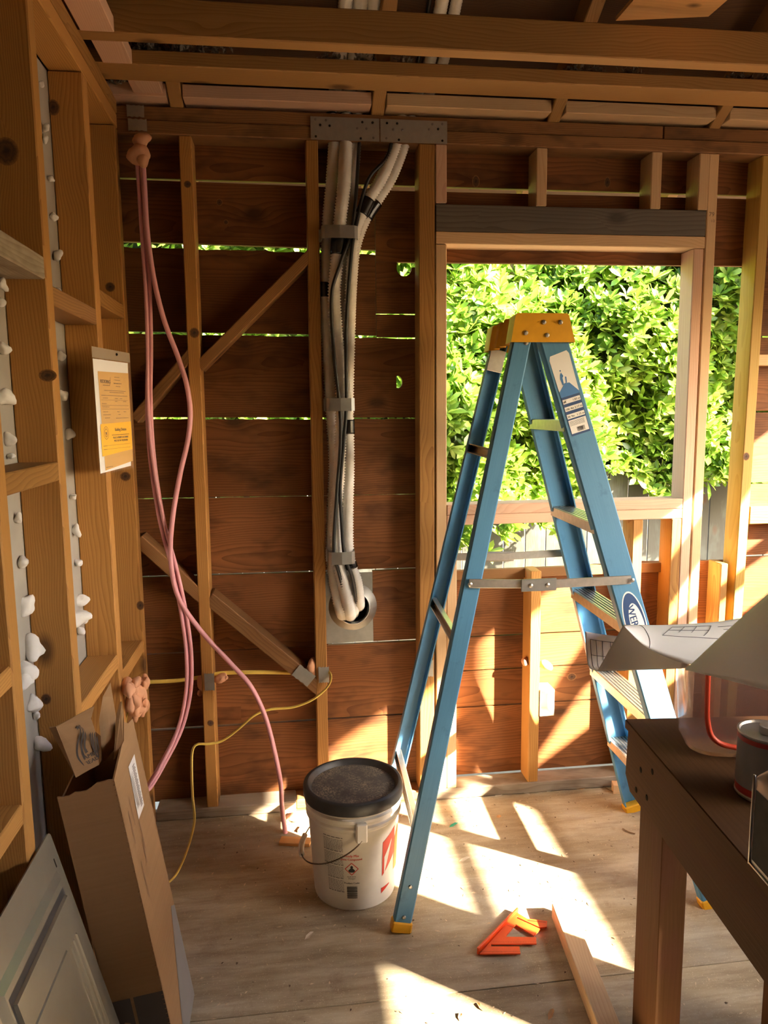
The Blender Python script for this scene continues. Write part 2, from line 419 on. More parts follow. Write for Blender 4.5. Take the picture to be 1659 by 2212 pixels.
# fourth row with a half-moon hole
siding(-.1, 1.06, 1.501, 1.486, 1.798, 1.776, holes=[[(.935, 1.64), (.935, 1.597)] + [(.938 + .020 * cos(q), 1.619 + .024 * sin(q)) for q in [-1.4 + i * 2.8 / 9 for i in range(10)]]],
       outline=[(-.1, 1.501)] + [(1.06, 1.486)] + ragged(1.06, -.1, 1.776, 1.794, .002, 4, 40))
siding(-.1, 1.06, 1.208, 1.198, 1.496, 1.480, outline=[(-.1, 1.208), (1.06, 1.198)] + ragged(1.06, -.1, 1.4805, 1.494, .002, 5, 40))
siding(-.1, 1.06, .919, .912, 1.203, 1.194, outline=[(-.1, .919), (1.06, .912)] + ragged(1.06, -.1, 1.1955, 1.204, .0012, 6, 40))
siding(-.1, .66, .622, .62, .914, .908)
siding(.836, 1.06, .626, .627, .905, .908)
siding(-.1, 1.06, .325, .325, .617, .618)
siding(-.1, 1.06, .03, .025, .316, .319)
# between the window studs, below the opening
siding(1.064, 2.30, .628, .626, .878, .898, outline=[(1.064, .628), (2.30, .626), (2.30, .893)] + ragged(1.96, 1.064, .9, .876, .002, 8))
siding(1.064, 2.30, .488, .487, .622, .620)
siding(1.064, 2.30, .337, .336, .483, .482)
siding(1.064, 2.30, .05, .05, .332, .331)
# right of the last visible stud
for zb, zt in ((.05, .335), (.34, .622), (.628, .905), (.912, 1.205), (1.211, 1.492), (1.497, 1.785), (1.79, 2.052)):
    siding(2.303, XR + .09, zb, zb, zt - .002, zt - .002)

def stud(x0, z0, z1, w=.041, mat=OLD, name='stud', y0=0.0, y1=SD): return abox(name, wb, (x0, x0 + w), (y0, y1), (z0, z1), mat, .003, 2)
abox('top_plate', wb, (-.1, XR), (-.004, SD), (2.43, 2.473), PLATE, .003, 0)
abox('top_plate', wb, (-.1, 1.9), (0, SD), (2.474, 2.518), PLATE, .003, 0)
abox('top_plate', wb, (1.904, XR), (.001, SD), (2.474, 2.518), PLATE, .003, 0)
abox('bottom_plate', wb, (0, .52), (-.004, SD - .002), (0, .040), GREYW, .004, 0)
abox('bottom_plate', wb, (.52, 1.06), (.012, SD - .002), (0, .038), OLDD, .004, 0)
abox('bottom_plate', wb, (1.064, XR), (-.002, SD - .002), (0, .044), GREYW, .003, 0)
def lean(x0, x1, w, z0, z1, mat, name='stud'):
    return bar(name, wb, ((x0 + w / 2), SD / 2, z0), ((x1 + w / 2), SD / 2, z1), (0, 1, 0), SD, w, mat, .003)
lean(.187, .195, .042, .040, 2.43, OLD)
lean(.605, .616, .042, .038, 2.43, OLD)
lean(1.000, 1.007, .057, .038, 2.43, OLD)
NS = stud(1.066, .044, 2.095, .040, NEW, 'trimmer_stud'); stud(1.066, 2.235, 2.43, .040, NEWP, 'cripple_stud')
stud(1.107, .044, 1.085, .038, NEW, 'trimmer_stud')
for x in (1.430, 1.861, 2.045): stud(x, 2.232, 2.43, .040, NEW, 'cripple_stud')
abox('window_header', wb, (1.067, 2.080), (0, SD), (2.140, 2.231), GREY, .002, 0)
abox('window_head_plate', wb, (1.067, 2.080), (0, SD), (2.097, 2.1385), NEW, .002, 0)
stud(2.037, .044, 2.096, .040, NEWP, 'jack_stud')
KS = stud(2.082, .044, 2.43, .039, NEW, 'king_stud')
abox('window_sill', wb, (1.107, 2.036), (-.002, SD), (1.126, 1.164), NEWP, .002, 0)
abox('window_sill', wb, (1.107, 2.036), (0, SD), (1.087, 1.125), NEWP, .002, 0)
stud(1.434, .044, .90, .042, OLD, 'cripple_stud'); stud(1.838, .044, 1.086, .041, OLD, 'cripple_stud')
stud(1.996, .044, 1.086, .040, OLD, 'cripple_stud')
abox('ledger_block', wb, (1.149, 2.037), (.07, SD - .001), (.86, .898), OLDD, .002, 0)
lean(2.262, 2.292, .042, .044, 2.43, NEWY, 'stud')
lean(2.206, 2.21, .03, .044, .90, OLD, 'cripple_stud')
stud(2.72, .044, 2.43); stud(3.13, .044, 2.43)
abox('fire_block', wb, (2.32, 2.72), (.02, SD), (1.67, 1.712), NEW, .002, 0)
abox('fire_block', wb, (2.32, 2.72), (.0, SD), (1.055, 1.125), OLD, .002, 0)
# diagonal braces cut in between the studs
def brace(a0, a1, b0, b1, mat, name='diagonal_brace', yc=.046, d=.09):
    """px pairs: (top edge, bottom edge) at each end on the stud face"""
    A0, A1, B0, B1 = (atY(*q, Y=.0) for q in (a0, a1, b0, b1))
    pa = (A0 + A1) / 2; pb = (B0 + B1) / 2; t = (pb - pa).normalized()
    pa.y = pb.y = yc; t.y = 0; t.normalize(); pa -= t * .028; pb += t * .028
    w = abs((A0 - A1).cross(t).length)
    return bar(name, wb, pa, pb, (0, 1, 0), d, w, mat, .003)
brace((663, 540), (663, 574), (441, 764), (441, 797), OLDD)
brace((406, 752), (406, 788), (300, 872), (300, 916), OLDD)
brace((462, 1284), (462, 1322), (686, 1467), (686, 1505), OLDD)
brace((309, 1160), (309, 1196), (430, 1268), (430, 1305), OLDD)
# ================================================================== left wall
wlft = empty('wall_left', (-.05, -2.2, 0), 'open stud wall of orange old fir with blocking, grey plasterboard behind', 'wall', kind='structure')
LY = [-1.245 - .41 * i for i in range(9)]
abox('stud', wlft, (-SD, 0), (-.046, .0), (.04, 2.44), OLD, .003, 2)
abox('stud', wlft, (-SD, 0), (-.424, -.374), (.04, 2.44), OLD, .003, 2)
abox('stud', wlft, (-SD, 0), (-.868, -.822), (.04, 2.44), OLD, .003, 2)
for y in LY: abox('stud', wlft, (-SD, 0), (y, y + .046), (.04, 2.44), OLD, .003, 2)
abox('top_plate', wlft, (-SD, 0), (-4.6, .0), (2.442, 2.488), OLD, .003, 1)
abox('top_plate', wlft, (-SD, .002), (-4.6, .0), (2.49, 2.536), OLD, .003, 1)
abox('bottom_plate', wlft, (-SD, 0), (-4.6, .0), (0, .04), OLDD, .003, 1)
for (y0, y1, z, h, mat) in ((-.374, -.046, 1.828, .046, OLD), (-.822, -.424, 1.765, .045, OLDD), (-1.199, -.868, 1.815, .05, GREYW), (-1.199, -.868, 1.36, .044, OLD),
                            (-.822, -.424, .745, .045, OLD), (-.374, -.046, .672, .045, OLD), (-1.609, -1.245, 1.0, .042, OLD), (-1.609, -1.245, .72, .043, OLD),
                            (-1.609, -1.245, 1.75, .043, OLD), (-2.02, -1.655, 1.3, .043, OLD), (-2.43, -2.065, 1.2, .043, OLD)):
    abox('fire_block', wlft, (-SD + .001, -.002), (y0, y1), (z, z + h), mat, .003, 1)
dw = abox('plasterboard', wlft, (-SD - .013, -SD - .001), (-4.6, .0), (0, 2.44), DRYW, .001, 1)
tag(dw, 'grey paper backing of plasterboard')
def blob_mesh(name, mat, seed, rad=1.0, rough=.28, sub=2):
    bm = bmesh.new(); bmesh.ops.create_icosphere(bm, subdivisions=sub, radius=rad); r = random.Random(seed)
    dirs = [(Vector((r.gauss(0, 1), r.gauss(0, 1), r.gauss(0, 1))).normalized(), r.uniform(-.6, 1)) for _ in range(9)]
    for v in bm.verts:
        d = v.co.normalized(); k = sum(a * max(0, d.dot(q)) ** 6 for q, a in dirs)
        v.co *= 1 + rough * k + r.uniform(-.04, .04)
    me = bpy.data.meshes.new(name); bm.to_mesh(me); bm.free(); me.materials.append(mat)
    me.polygons.foreach_set('use_smooth', [True] * len(me.polygons)); return me
_f = Flat(); _f.text('79', -.012, .004, .022); _f.text('1/2', -.004, -.016, .013)
_k = atY(1537, 470, -.0004); _f.build('pencil_mark', plain('pencil', (.16, .12, .09), .8), KS, frame((2.1015, -.0003, _k.z), (1, 0, 0), (0, 0, 1)))
pm = [blob_mesh('plaster_blob', PLASTER, s, 1, .75, 3) for s in (1, 2, 3)]
for i, (u, v, s) in enumerate(((90, 183, 5), (99, 275, 7), (99, 300, 5), (110, 387, 6), (116, 470, 7), (122, 553, 8), (126, 628, 6), (133, 772, 8), (139, 855, 8), (150, 936, 10), (157, 1072, 6), (164, 1146, 8), (169, 1216, 8),
                               (177, 1296, 13), (172, 1330, 15), (182, 1338, 10), (174, 1362, 9), (40, 1122, 6), (49, 1216, 9), (61, 1311, 13), (70, 1402, 13), (56, 1450, 17), (50, 1476, 12), (76, 1520, 11), (79, 1545, 6), (86, 1605, 13),
                               (4, 615, 6), (3, 655, 7), (7, 752, 10), (15, 855, 11), (22, 950, 10), (24, 985, 5))):
    o = bpy.data.objects.new('plaster_blob', pm[i % 3]); P = atX(u, v, -SD + .008)
    R = Matrix.Rotation(i * 1.7, 4, 'X') @ Matrix.Rotation(i * .9, 4, 'Z')
    link(o, dw, Matrix.Translation(P) @ R @ Matrix.Diagonal((s * .0012 * (1.3 if s > 10 else 1), s * .0012, s * .0015, 1)))
siding_left = abox('sheathing', wlft, (-SD - .03, -SD - .014), (-4.6, .1), (-.1, 2.6), OLDD, .001, 1)
KNOT, n, l, p = newmat('dark_knot'); tc = n.new('ShaderNodeTexCoord')
_vl = n.new('ShaderNodeVectorMath'); _vl.operation = 'LENGTH'; l.new(tc.outputs['Object'], _vl.inputs[0])
_kr = mth(n, l, 'ADD', _vl.outputs['Value'], mth(n, l, 'MULTIPLY', mth(n, l, 'SUBTRACT', noise(n, l, tc.outputs['Object'], 3.0, 3), .5), .7))
l.new(ramp(n, l, _kr, [(.15, (.035, .016, .008)), (.5, (.11, .045, .016)), (.62, (.06, .026, .01)), (1.0, (.27, .12, .035))]), p.inputs['Base Color']); p.inputs['Roughness'].default_value = .75
def knot(parent, P, rx, rz_, nrm=(0, -1, 0)):
    lathe('knot', [(0, .0005), (.55, .0006), (.85, .0004), (1, 0)], KNOT, parent, frame(P, (1, 0, 0), (0, 0, 1)) @ Matrix.Diagonal((rx, rz_, 1, 1)), 18)
for (u, v, Y, a, b, par) in ((115, 232, -.4242, .017, .021, wlft), (14, 327, -.8682, .026, .03, wlft), (103, 811, -.8682, .020, .014, wlft), (238, 620, -.0462, .016, .016, wlft), (271, 1029, -.0462, .018, .016, wlft), (303, 1308, -.0462, .013, .017, wlft),
                             (100, 1510, -.8682, .012, .014, wlft), (405, 398, -.0002, .012, .012, wb), (420, 719, -.0002, .017, .018, wb), (455, 1562, -.0002, .012, .012, wb), (1612, 986, -.0002, .014, .016, wb), (474, 437, .0918, .011, .012, wb), (488, 480, .0918, .009, .009, wb), (1028, 392, .0918, .014, .022, wb), (1312, 394, .0918, .012, .02, wb), (1235, 1462, .0918, .02, .016, wb)):
    knot(par, atY(u, v, Y), a, b)
# ================================================================== right wall with its window openings (the sun comes through here)
wr = empty('wall_right', (XR, -2.2, 0), 'sided right hand wall with window openings', 'wall', kind='structure')
Z1H, Z1S = .690 * (XR - .374), .690 * (XR - 1.40)
O1 = (-2.463, -.42, Z1S, Z1H); O2 = (-3.25, -2.756, 1.30, .690 * (XR - .755))
def rw(y0, y1, z0, z1): abox('siding_board', wr, (XR, XR + .02), (y0, y1), (z0, z1), SIDE, .001, 1)
zz = [0, .3, .6, .9]
for a, b in zip(zz, zz[1:]): rw(-4.6, .0, a, b)
rw(-4.6, O2[0], .9, 2.54); rw(O2[0], O2[1], .9, O2[2]); rw(O2[0], O2[1], O2[3], 2.54); rw(O2[1], O1[0], .9, 2.54)
rw(O1[0], O1[1], .9, O1[2]); rw(O1[0], O1[1], O1[3], 2.54); rw(O1[1], .0, .9, 2.54)
zr = .690 * (XR - 1.075)
abox('window_rail', wr, (XR - .01, XR + .03), (O1[0], O1[1]), (zr - .027, zr + .027), NEW, .002, 1)
def rwd(d, z): return Vector((XR - .012, -d, z))
bar('diagonal_brace', wr, rwd(.40, 2.17), rwd(1.62, .98), (1, 0, 0), .02, .135, OLD, .001)
abox('stud', wr, (XR - .022, XR - .002), (-1.50, -1.415), (.0, 2.5), OLD, .001, 2)
# ================================================================== front wall behind the camera, with its wide door opening
wf = empty('wall_front', (1.5, -4.6, 0), 'sided front wall with a closed plank door behind the viewer', 'wall', kind='structure')
for i in range(9): abox('siding_board', wf, (-.1, XR + .09), (-4.69, -4.6), (.282 * i, .282 * i + .281), SIDE, .001, 0)
for i in range(6): abox('door_plank', wf, (1.0 + .15 * i, 1.148 + .15 * i), (-4.6, -4.565), (.02, 2.05), OLD, .002, 2)
# ================================================================== ceiling: joists, rafters, roof boards
ce = empty('ceiling', (1.5, -2.2, 2.52), 'open ceiling of old joists and rafters under dark roof boards', 'ceiling', kind='structure')
PITCH = .55; YRIDGE = -2.3
def rz(y): return 2.52 + PITCH * (-y if y > YRIDGE else (y - 2 * YRIDGE))
abox('joist', ce, (-.09, XR), (-.437, -.387), (2.537, 2.632), JOIST, .003, 0)
abox('flat_tie', ce, (-.09, XR), (-.252, -.140), (2.537, 2.580), JOIST, .003, 0)
for y in (-.95, -1.56, -2.17, -2.78, -3.39, -4.0): abox('joist', ce, (-.09, XR), (y, y + .05), (2.537, 2.68), JOIST, .003, 0)
NX = [.172, .842, 1.468, 2.075, 2.70]
for x in NX:
    for s, (ya, yb) in enumerate(((.36, YRIDGE), (-4.96, YRIDGE))):
        pa = Vector((x + .022, ya, rz(ya) + .05)); pb = Vector((x + .022, yb, rz(yb) + .05))
        bar('rafter', ce, pa, pb, (1, 0, 0), .044, .092, JOIST, .003)
bl = [(-.08, .170), (.218, .840), (.888, 1.466), (1.514, 2.073), (2.121, 2.698), (2.746, XR)]
for x0, x1 in bl: abox('frieze_block', ce, (x0 + .002, x1 - .002), (-.05, .04), (2.5295, 2.57), NEWP if x0 < .5 else NEW, .002, 0)
for (x0, x1, y0, y1) in ((.005, .094, -.93, -.4375), (.02, .104, -.3865, -.2525), (.066, .16, -.1395, .0)):
    abox('nailer_block', ce, (x0, x1), (y0, y1), (2.5375, 2.578), NEWP, .002, 1)
def roofplank(i, y0, y1):
    z0, z1 = rz(y0) + .104, rz(y1) + .104
    bar('roof_board', ce, (-.25, (y0 + y1) / 2, (z0 + z1) / 2), (XR + .3, (y0 + y1) / 2, (z0 + z1) / 2), (0, y1 - y0, z1 - z0), sqrt((y1 - y0) ** 2 + (z1 - z0) ** 2) * .985, .02, ROOFW, .001)
ys = [.42 - .20 * i for i in range(40)]
for i, y in enumerate(ys):
    y2 = y - .2
    if y2 < -5.0: break
    if y > YRIDGE > y2: continue
    roofplank(i, y, y2)
obox('ridge_cap', ce, (XR / 2, YRIDGE + .0, rz(YRIDGE) + .12), (1, 0, 0), (0, 1, 0), (XR + .6, .5, .02), ROOFW, .001)
abox('shingle_layer', ce, (-.3, XR + .35), (YRIDGE - .02, YRIDGE + .02), (rz(YRIDGE) + .1, rz(YRIDGE) + .16), ROOFW, .001, 0)
for s, (ya, yb) in enumerate(((.44, YRIDGE), (-5.05, YRIDGE))):
    za, zb = rz(ya) + .118, rz(yb) + .118
    bar('roofing', ce, (-.3, (ya + yb) / 2, (za + zb) / 2), (XR + .35, (ya + yb) / 2, (za + zb) / 2), (0, yb - ya, zb - za), sqrt((ya - yb) ** 2 + (za - zb) ** 2), .006, plain('roof_felt' + str(s), (.05, .045, .04), .9), .001)
for xg, par in ((-SD - .03, wlft), (XR, wr)):
    M = Matrix(((0, 0, 1, xg), (1, 0, 0, 0), (0, 1, 0, 0), (0, 0, 0, 1)))
    prism('gable_panel', [(.09, 2.54), (.09, rz(.09) + .1), (YRIDGE, rz(YRIDGE) + .1), (-4.69, rz(-4.69) + .1), (-4.69, 2.54)], .02, SIDE, par, M)
_a = atZ(1330, 45, 2.684); _b = atZ(1530, 36, 2.684)
ap = prism('attic_plywood', [(_a.x, _a.y), (_a.x + .01, -1.02), (_b.x + .03, -1.02), (_b.x, _b.y)], .012, PLY, None, Matrix.Translation((0, 0, 2.684)))
tag(ap, 'orange plywood offcut laid across the joists at upper right', 'plywood')
# ================================================================== step ladder
def fibre():
    m, n, l, p = newmat('blue_fibreglass')
    tc = n.new('ShaderNodeTexCoord'); v = tc.outputs['Object']
    a = noise(n, l, vmap(n, l, v, (6, 500, 500)), 1.0, 3, .7); b = noise(n, l, v, 14, 5, .7)
    c = mixc(n, l, a, (.055, .178, .335), (.115, .30, .48))
    c = mixc(n, l, ramp(n, l, b, [(.58, (0, 0, 0)), (.78, (.6, .6, .6))]), c, (.03, .08, .16))
    l.new(c, p.inputs['Base Color']); p.inputs['Roughness'].default_value = .42; p.inputs['Specular IOR Level'].default_value = .4
    bump(n, l, a, .15, .0006, p); return m
BLUE = fibre()
YEL = plain('yellow_plastic', (.72, .36, .012), .38, var=.1, vs=20)
ALU = plain('aluminium', (.74, .70, .64), .36, 1.0, var=.1, vs=60)
ALUD = plain('aluminium_groove', (.12, .115, .11), .6, .5)
WHITE = plain('label_white', (.78, .77, .75), .5)
LBLUE = plain('label_blue', (.012, .05, .16), .5)
LBLUE2 = plain('label_mid_blue', (.05, .19, .48), .5)
INK = plain('ink_black', (.02, .02, .022), .7)
lad = empty('step_ladder', (1.28, -.45, 0), 'blue fibreglass step ladder with a yellow top cap standing by the window', 'ladder')
def channel(name, p0, p1, wdir, W, fdir, D, t, mat, parent):
    """C section: web W across, flanges D long towards fdir; local X along the rail"""
    p0 = Vector(p0); p1 = Vector(p1); ex = (p1 - p0).normalized(); L = (p1 - p0).length
    ey = Vector(wdir); ey = (ey - ex * ey.dot(ex)).normalized(); ez = ex.cross(ey)
    s = 1 if ez.dot(Vector(fdir)) > 0 else -1
    M = Matrix(((ex.x, ey.x, ez.x, p0.x), (ex.y, ey.y, ez.y, p0.y), (ex.z, ey.z, ez.z, p0.z), (0, 0, 0, 1)))
    h = W / 2; b = .004
    sec = [(-h, b), (-h + b, 0), (h - b, 0), (h, b), (h, D), (h - t, D), (h - t, t + b), (h - t - b, t), (-h + t + b, t), (-h + t, t + b), (-h + t, D), (-h, D)]
    n = len(sec); V = [(x, y, z * s) for x in (0, L) for (y, z) in sec]
    F = [[i, (i + 1) % n, n + (i + 1) % n, n + i] for i in range(n)]
    F += [[0, 1, 8, 9, 10, 11], [1, 2, 7, 8], [2, 3, 4, 5, 6, 7]]; F += [[i + n for i in f] for f in F[-3:]]
    o = mesh_obj(name, V, F, mat, parent, M); fixn(o.data); return o
ZT = 1.73
NF0, NF1 = Vector((1.788, -.745, .004)), Vector((1.283, -.598, ZT))     # near front rail, web outside
FF0, FF1 = Vector((1.800, -.165, .004)), Vector((1.300, -.268, ZT))
NR0, NR1 = Vector((.816, -.722, .004)), Vector((1.199, -.606, ZT))
FR0, FR1 = Vector((.830, -.172, .004)), Vector((1.222, -.262, ZT))
def onl(a, b, z): return a + (b - a) * ((z - a.z) / (b.z - a.z))
rail_nf = channel('front_rail', NF0, NF1, (1, 0, 0), .082, (0, 1, 0), .030, .004, BLUE, lad)
channel('front_rail', FF0, FF1, (1, 0, 0), .082, (0, -1, 0), .030, .004, BLUE, lad)
rail_nr = channel('rear_rail', NR0, NR1, (1, 0, 0), .052, (0, 1, 0), .028, .004, BLUE, lad)
channel('rear_rail', FR0, FR1, (1, 0, 0), .052, (0, -1, 0), .028, .004, BLUE, lad)
for p, q, w, s in ((NF0, NF1, .09, 1), (FF0, FF1, .09, -1), (NR0, NR1, .06, 1), (FR0, FR1, .06, -1)):
    t = (q - p).normalized()
    bar('foot', lad, p + Vector((0, .015 * s, -.003)) - t * .0, p + t * .03 + Vector((0, .015 * s, 0)), (0, 1, 0), .038, w, YEL, .004)
# treads
for k, z in enumerate((.300, .585, .880, 1.180, 1.478)):
    a = onl(NF0, NF1, z); b = onl(FF0, FF1, z); a = Vector((a.x, a.y + .004, z)); b = Vector((b.x, b.y - .004, z)); L = (b - a).length
    V = []; F = []
    def addb(x0, x1, y0, y1, z0, z1):
        c = len(V); V.extend([(x, y, q) for x in (x0, x1) for y in (y0, y1) for q in (z0, z1)])
        F.extend([[c + i for i in f] for f in ((0, 1, 3, 2), (4, 6, 7, 5), (0, 4, 5, 1), (2, 3, 7, 6), (0, 2, 6, 4), (1, 5, 7, 3))])
    addb(0, L, -.036, .036, -.004, 0); addb(0, L, -.038, -.035, -.030, 0); addb(0, L, .035, .038, -.030, 0)
    for r in range(6): addb(0, L, -.034 + r * .0124, -.0285 + r * .0124, 0, .0018)
    st = mesh_obj('tread', V, F, ALU, lad, frame(a, b - a, (-1, 0, 0))); fixn(st.data)
    # dark grooves between the ribs
    V = []; F = []
    for r in range(5): addb(.002, L - .002, -.0284 + r * .0124, -.0217 + r * .0124, .0001, .0003)
    mesh_obj('tread_groove', V, F, ALUD, st, frame(a, b - a, (-1, 0, 0)))
# horizontal braces between the rear rails
for z in (.30, .855, 1.383):
    a = onl(NR0, NR1, z); b = onl(FR0, FR1, z); a.y += .004; b.y -= .004
    channel('rear_brace', a, b, (.25, 0, 1), .030, (-1, 0, 0), .022, .003, ALU, lad)
# spreaders
for (ra, rb, y, zA, zB, s) in (((NR0, NR1), (NF0, NF1), -1, 1.023, 1.017, 1), ((FR0, FR1), (FF0, FF1), 1, 1.013, 1.012, -1)):
    a = onl(*ra, zA); b = onl(*rb, zB); off = Vector((0, .006 * y, 0)); a += off; b += off
    a.x += -.012 if s == 1 else 0; b.x += .02 if s == 1 else 0
    m_ = a.lerp(b, .42) + Vector((0, 0, -.008))
    s1 = bar('spreader', lad, a, m_ + Vector((.035, 0, 0)), (0, 0, 1), .026, .004, ALU, .001)
    s2 = bar('spreader', lad, m_ - Vector((.035, 0, 0)) + off * .7, b + off * .7, (0, 0, 1), .026, .004, ALU, .001)
    hp = bar('spreader_lock', lad, m_ - Vector((.052, 0, -.001)) + off * 1.5, m_ + Vector((.052, 0, .001)) + off * 1.5, (0, 0, 1), .036, .005, STEEL, .001)
    for q in (a, b, m_ - Vector((.025, 0, 0)), m_ + Vector((.025, 0, 0))):
        lathe('rivet', [(0, .003), (.004, .0026), (.0065, .001), (.0065, 0)], ALU, lad, frame(q + off * 2.1, (1, 0, 0), (0, 0, 1) if y < 0 else (0, 0, -1)), 12)
# top cap: lofted sections along Y with a scalloped left side
def capsec(y, xl, xr, zb, z1, xt0, xt1): return [(xl, y, zb), (xt0, y, z1 - .006), (xt0 + .006, y, z1), (xt1 - .006, y, z1), (xt1, y, z1 - .006), (xr, y, zb)]
S = []
N = 26
for i in range(N + 1):
    f = i / N; y = -.617 + f * (.617 - .245); sc = 0
    if .18 < f < .82: sc = .030 * (sin((f - .18) / .64 * pi * 3) ** 2)
    grv = .012 * math.exp(-((f - .5) / .05) ** 2)
    S.append(capsec(y, 1.158 + sc + .02 * f, 1.345 + .02 * f, 1.700, 1.780 - grv, 1.170 + sc + .02 * f, 1.326 + .02 * f))
V = [p for s_ in S for p in s_]; F = []
for i in range(N):
    for k in range(5): F.append([i * 6 + k, i * 6 + k + 1, i * 6 + 7 + k, i * 6 + 6 + k])
F.append(list(range(6))); F.append([N * 6 + k for k in range(6)])
cap = mesh_obj('top_cap', V, F, YEL, lad); bm = bmesh.new(); bm.from_mesh(cap.data); bmesh.ops.recalc_face_normals(bm, faces=bm.faces[:]); bm.to_mesh(cap.data); bm.free(); autosmooth(cap, 28)
for (u, v) in ((1136, 719), (1175, 696), (1211, 696), (1182, 724)):
    P = atY(u, v, -.6185); lathe('rivet', [(0, .0045), (.004, .004), (.0062, .002), (.0066, 0)], STEEL, cap, frame(P, (1, 0, 0), (0, 0, 1)), 12)
for (u, v) in ((1137, 741),):
    P = atY(u, v, -.609); lathe('rivet', [(0, .004), (.004, .0035), (.006, .0015), (.0062, 0)], STEEL, lad, frame(P, (1, 0, 0), (0, 0, 1)), 12)
for zc in (.05, .14):
    P = onl(NR0, NR1, zc); lathe('rivet', [(0, .004), (.004, .0035), (.006, .0015), (.0062, 0)], STEEL, lad, frame(P + Vector((0, -.0005, 0)), (1, 0, 0), (0, 0, 1)), 12)
bpl = onl(FR0, FR1, 1.67); obox('rail_bracket', lad, bpl + Vector((0, -.031, 0)), FR1 - FR0, (1, 0, 0), (.07, .05, .003), ALU, .001)
# labels on the near front rail (local X runs up the rail)
_ex = (NF1 - NF0).normalized(); _ey = Vector((1, 0, 0)); _ey = (_ey - _ex * _ex.x).normalized()
def on_rail(z): return frame(onl(NF0, NF1, z), _ey, _ex)      # x across, y up the rail, z out of the web
Lb = on_rail(1.555)
f = Flat(); f.poly([(-.029, -.005), (.029, -.005), (.031, .112), (.026, .122), (-.026, .118), (-.031, .106)]); la = f.build('label', WHITE, rail_nf, Lb, .0008)
f = Flat(); f.rect(-.029, -.118, .029, -.004); f.build('label_panel', LBLUE, la, Lb, .0009)
f = Flat(); f.poly([(-.029, -.004), (.029, -.004), (.029, .002), (.008, .032), (-.006, .034), (-.029, .012)]); f.build('label_picture', LBLUE2, la, Lb, .0011)
f = Flat(); f.poly([(-.014, .03), (-.009, .03), (-.008, .05), (-.004, .055), (-.008, .066), (-.013, .06), (-.016, .048)]); f.poly([(-.003, .033), (.001, .034), (.004, .05), (0, .052)]); f.rect(-.011, .069, -.007, .073); f.build('label_figure', LBLUE2, la, Lb, .0011)
f = Flat()
for y in (-.024, -.046, -.068): f.rect(-.027, y, .027, y + .013)
f.rect(-.027, -.112, .027, -.0725); f.build('label_band', WHITE, la, Lb, .0011)
f = Flat()
for y, a_, b_ in ((-.021, '6ft', '1.83 m'), (-.043, '10ft 4in', '3.17 m'), (-.065, '3ft 9in', '1.15 m')):
    f.text(a_, -.026, y, .0085, bold=.0002); f.text(b_, .026, y, .0085, 'RIGHT', bold=.0002)
for i in range(6): f.words(-.025, .02, -.077 - i * .0024, .0009, i)
x = -.008
for i in range(16): w = random.choice((.0005, .0009, .0014)); f.rect(x, -.109, x + w, -.096); x += w + .0007
f.build('label_print', INK, la, Lb, .0013)
# oval maker's badge further down
Lg = on_rail(.89)
def oval(rx, ry, n=40): return [(rx * cos(2 * pi * i / n), ry * sin(2 * pi * i / n)) for i in range(n)]
f = Flat(); f.poly(oval(.0335, .094)); bd = f.build('badge', WHITE, rail_nf, Lg, .0008)
f = Flat(); f.poly(oval(.030, .089)); f.build('badge_field', LBLUE, bd, Lg, .0010)
f = Flat(); f.poly([(a_ + .004, b_ - .010) for a_, b_ in oval(.021, .066)]); f.build('badge_inner', WHITE, bd, Lg, .0012)
_TM = Lg @ Matrix.Rotation(-pi / 2, 4, 'Z')
f = Flat(); f.text('WERNER', -.052, -.0135, .031, sx=1.0, bold=.0007); f.build('badge_lettering', LBLUE, bd, _TM, .0014)
# ================================================================== bucket
PAIL = plain('pail_white', (.72, .69, .63), .5, var=.12, vs=9); LID = None
def lidm():
    m, n, l, p = newmat('lid_black_dusty'); tc = n.new('ShaderNodeTexCoord'); v = tc.outputs['Object']
    a = noise(n, l, v, 9, 5, .65); b = noise(n, l, v, 160, 3, .8)
    sp = n.new('ShaderNodeSeparateXYZ'); l.new(v, sp.inputs[0])
    k = ramp(n, l, a, [(.42, (0, 0, 0)), (.62, (1, 1, 1))])
    k2 = ramp(n, l, b, [(.45, (0, 0, 0)), (.6, (1, 1, 1))])
    f_ = mth(n, l, 'MULTIPLY', mth(n, l, 'MULTIPLY', k, k2), .75)
    c = mixc(n, l, f_, (.028, .027, .027), (.40, .31, .21)); c = mixc(n, l, .12, c, (.3, .25, .2))
    l.new(c, p.inputs['Base Color']); p.inputs['Roughness'].default_value = .62; return m
LIDD = lidm(); LIDB = plain('lid_black', (.030, .030, .031), .42, var=.3, vs=30)
BC = Vector((.703, -.478, 0))
bk = empty('joint_compound_bucket', BC, 'white plastic joint compound bucket with a dusty black lid on the floor', 'bucket')
TB = Matrix.Translation(BC)
def rb(z): return .1285 + .019 * z / .34
prof = [(0, 0), (.122, 0), (.1275, .004)] + [(rb(z), z) for z in (.01, .10, .20, .262)] + \
       [(rb(.27) + .002, .265), (rb(.27) + .0065, .270), (rb(.28) + .0065, .279), (rb(.28) + .001, .284), (rb(.29) + .001, .292), (rb(.3) + .0068, .297), (rb(.31) + .0068, .307), (rb(.31) + .001, .312), (rb(.33) + .001, .334), (rb(.33) - .004, .334)]
body = lathe('bucket_body', prof, PAIL, bk, TB, 64)
lid = lathe('lid', [(rb(.33) + .003, .320), (.1555, .322), (.157, .326), (.1575, .352), (.155, .358), (.150, .361), (.143, .361), (.138, .357), (.134, .348), (.131, .345)], LIDB, bk, TB, 64)
lathe('lid_panel', [(.1315, .345), (.08, .3455), (0, .346)], LIDD, lid, TB, 64)
f = Flat()
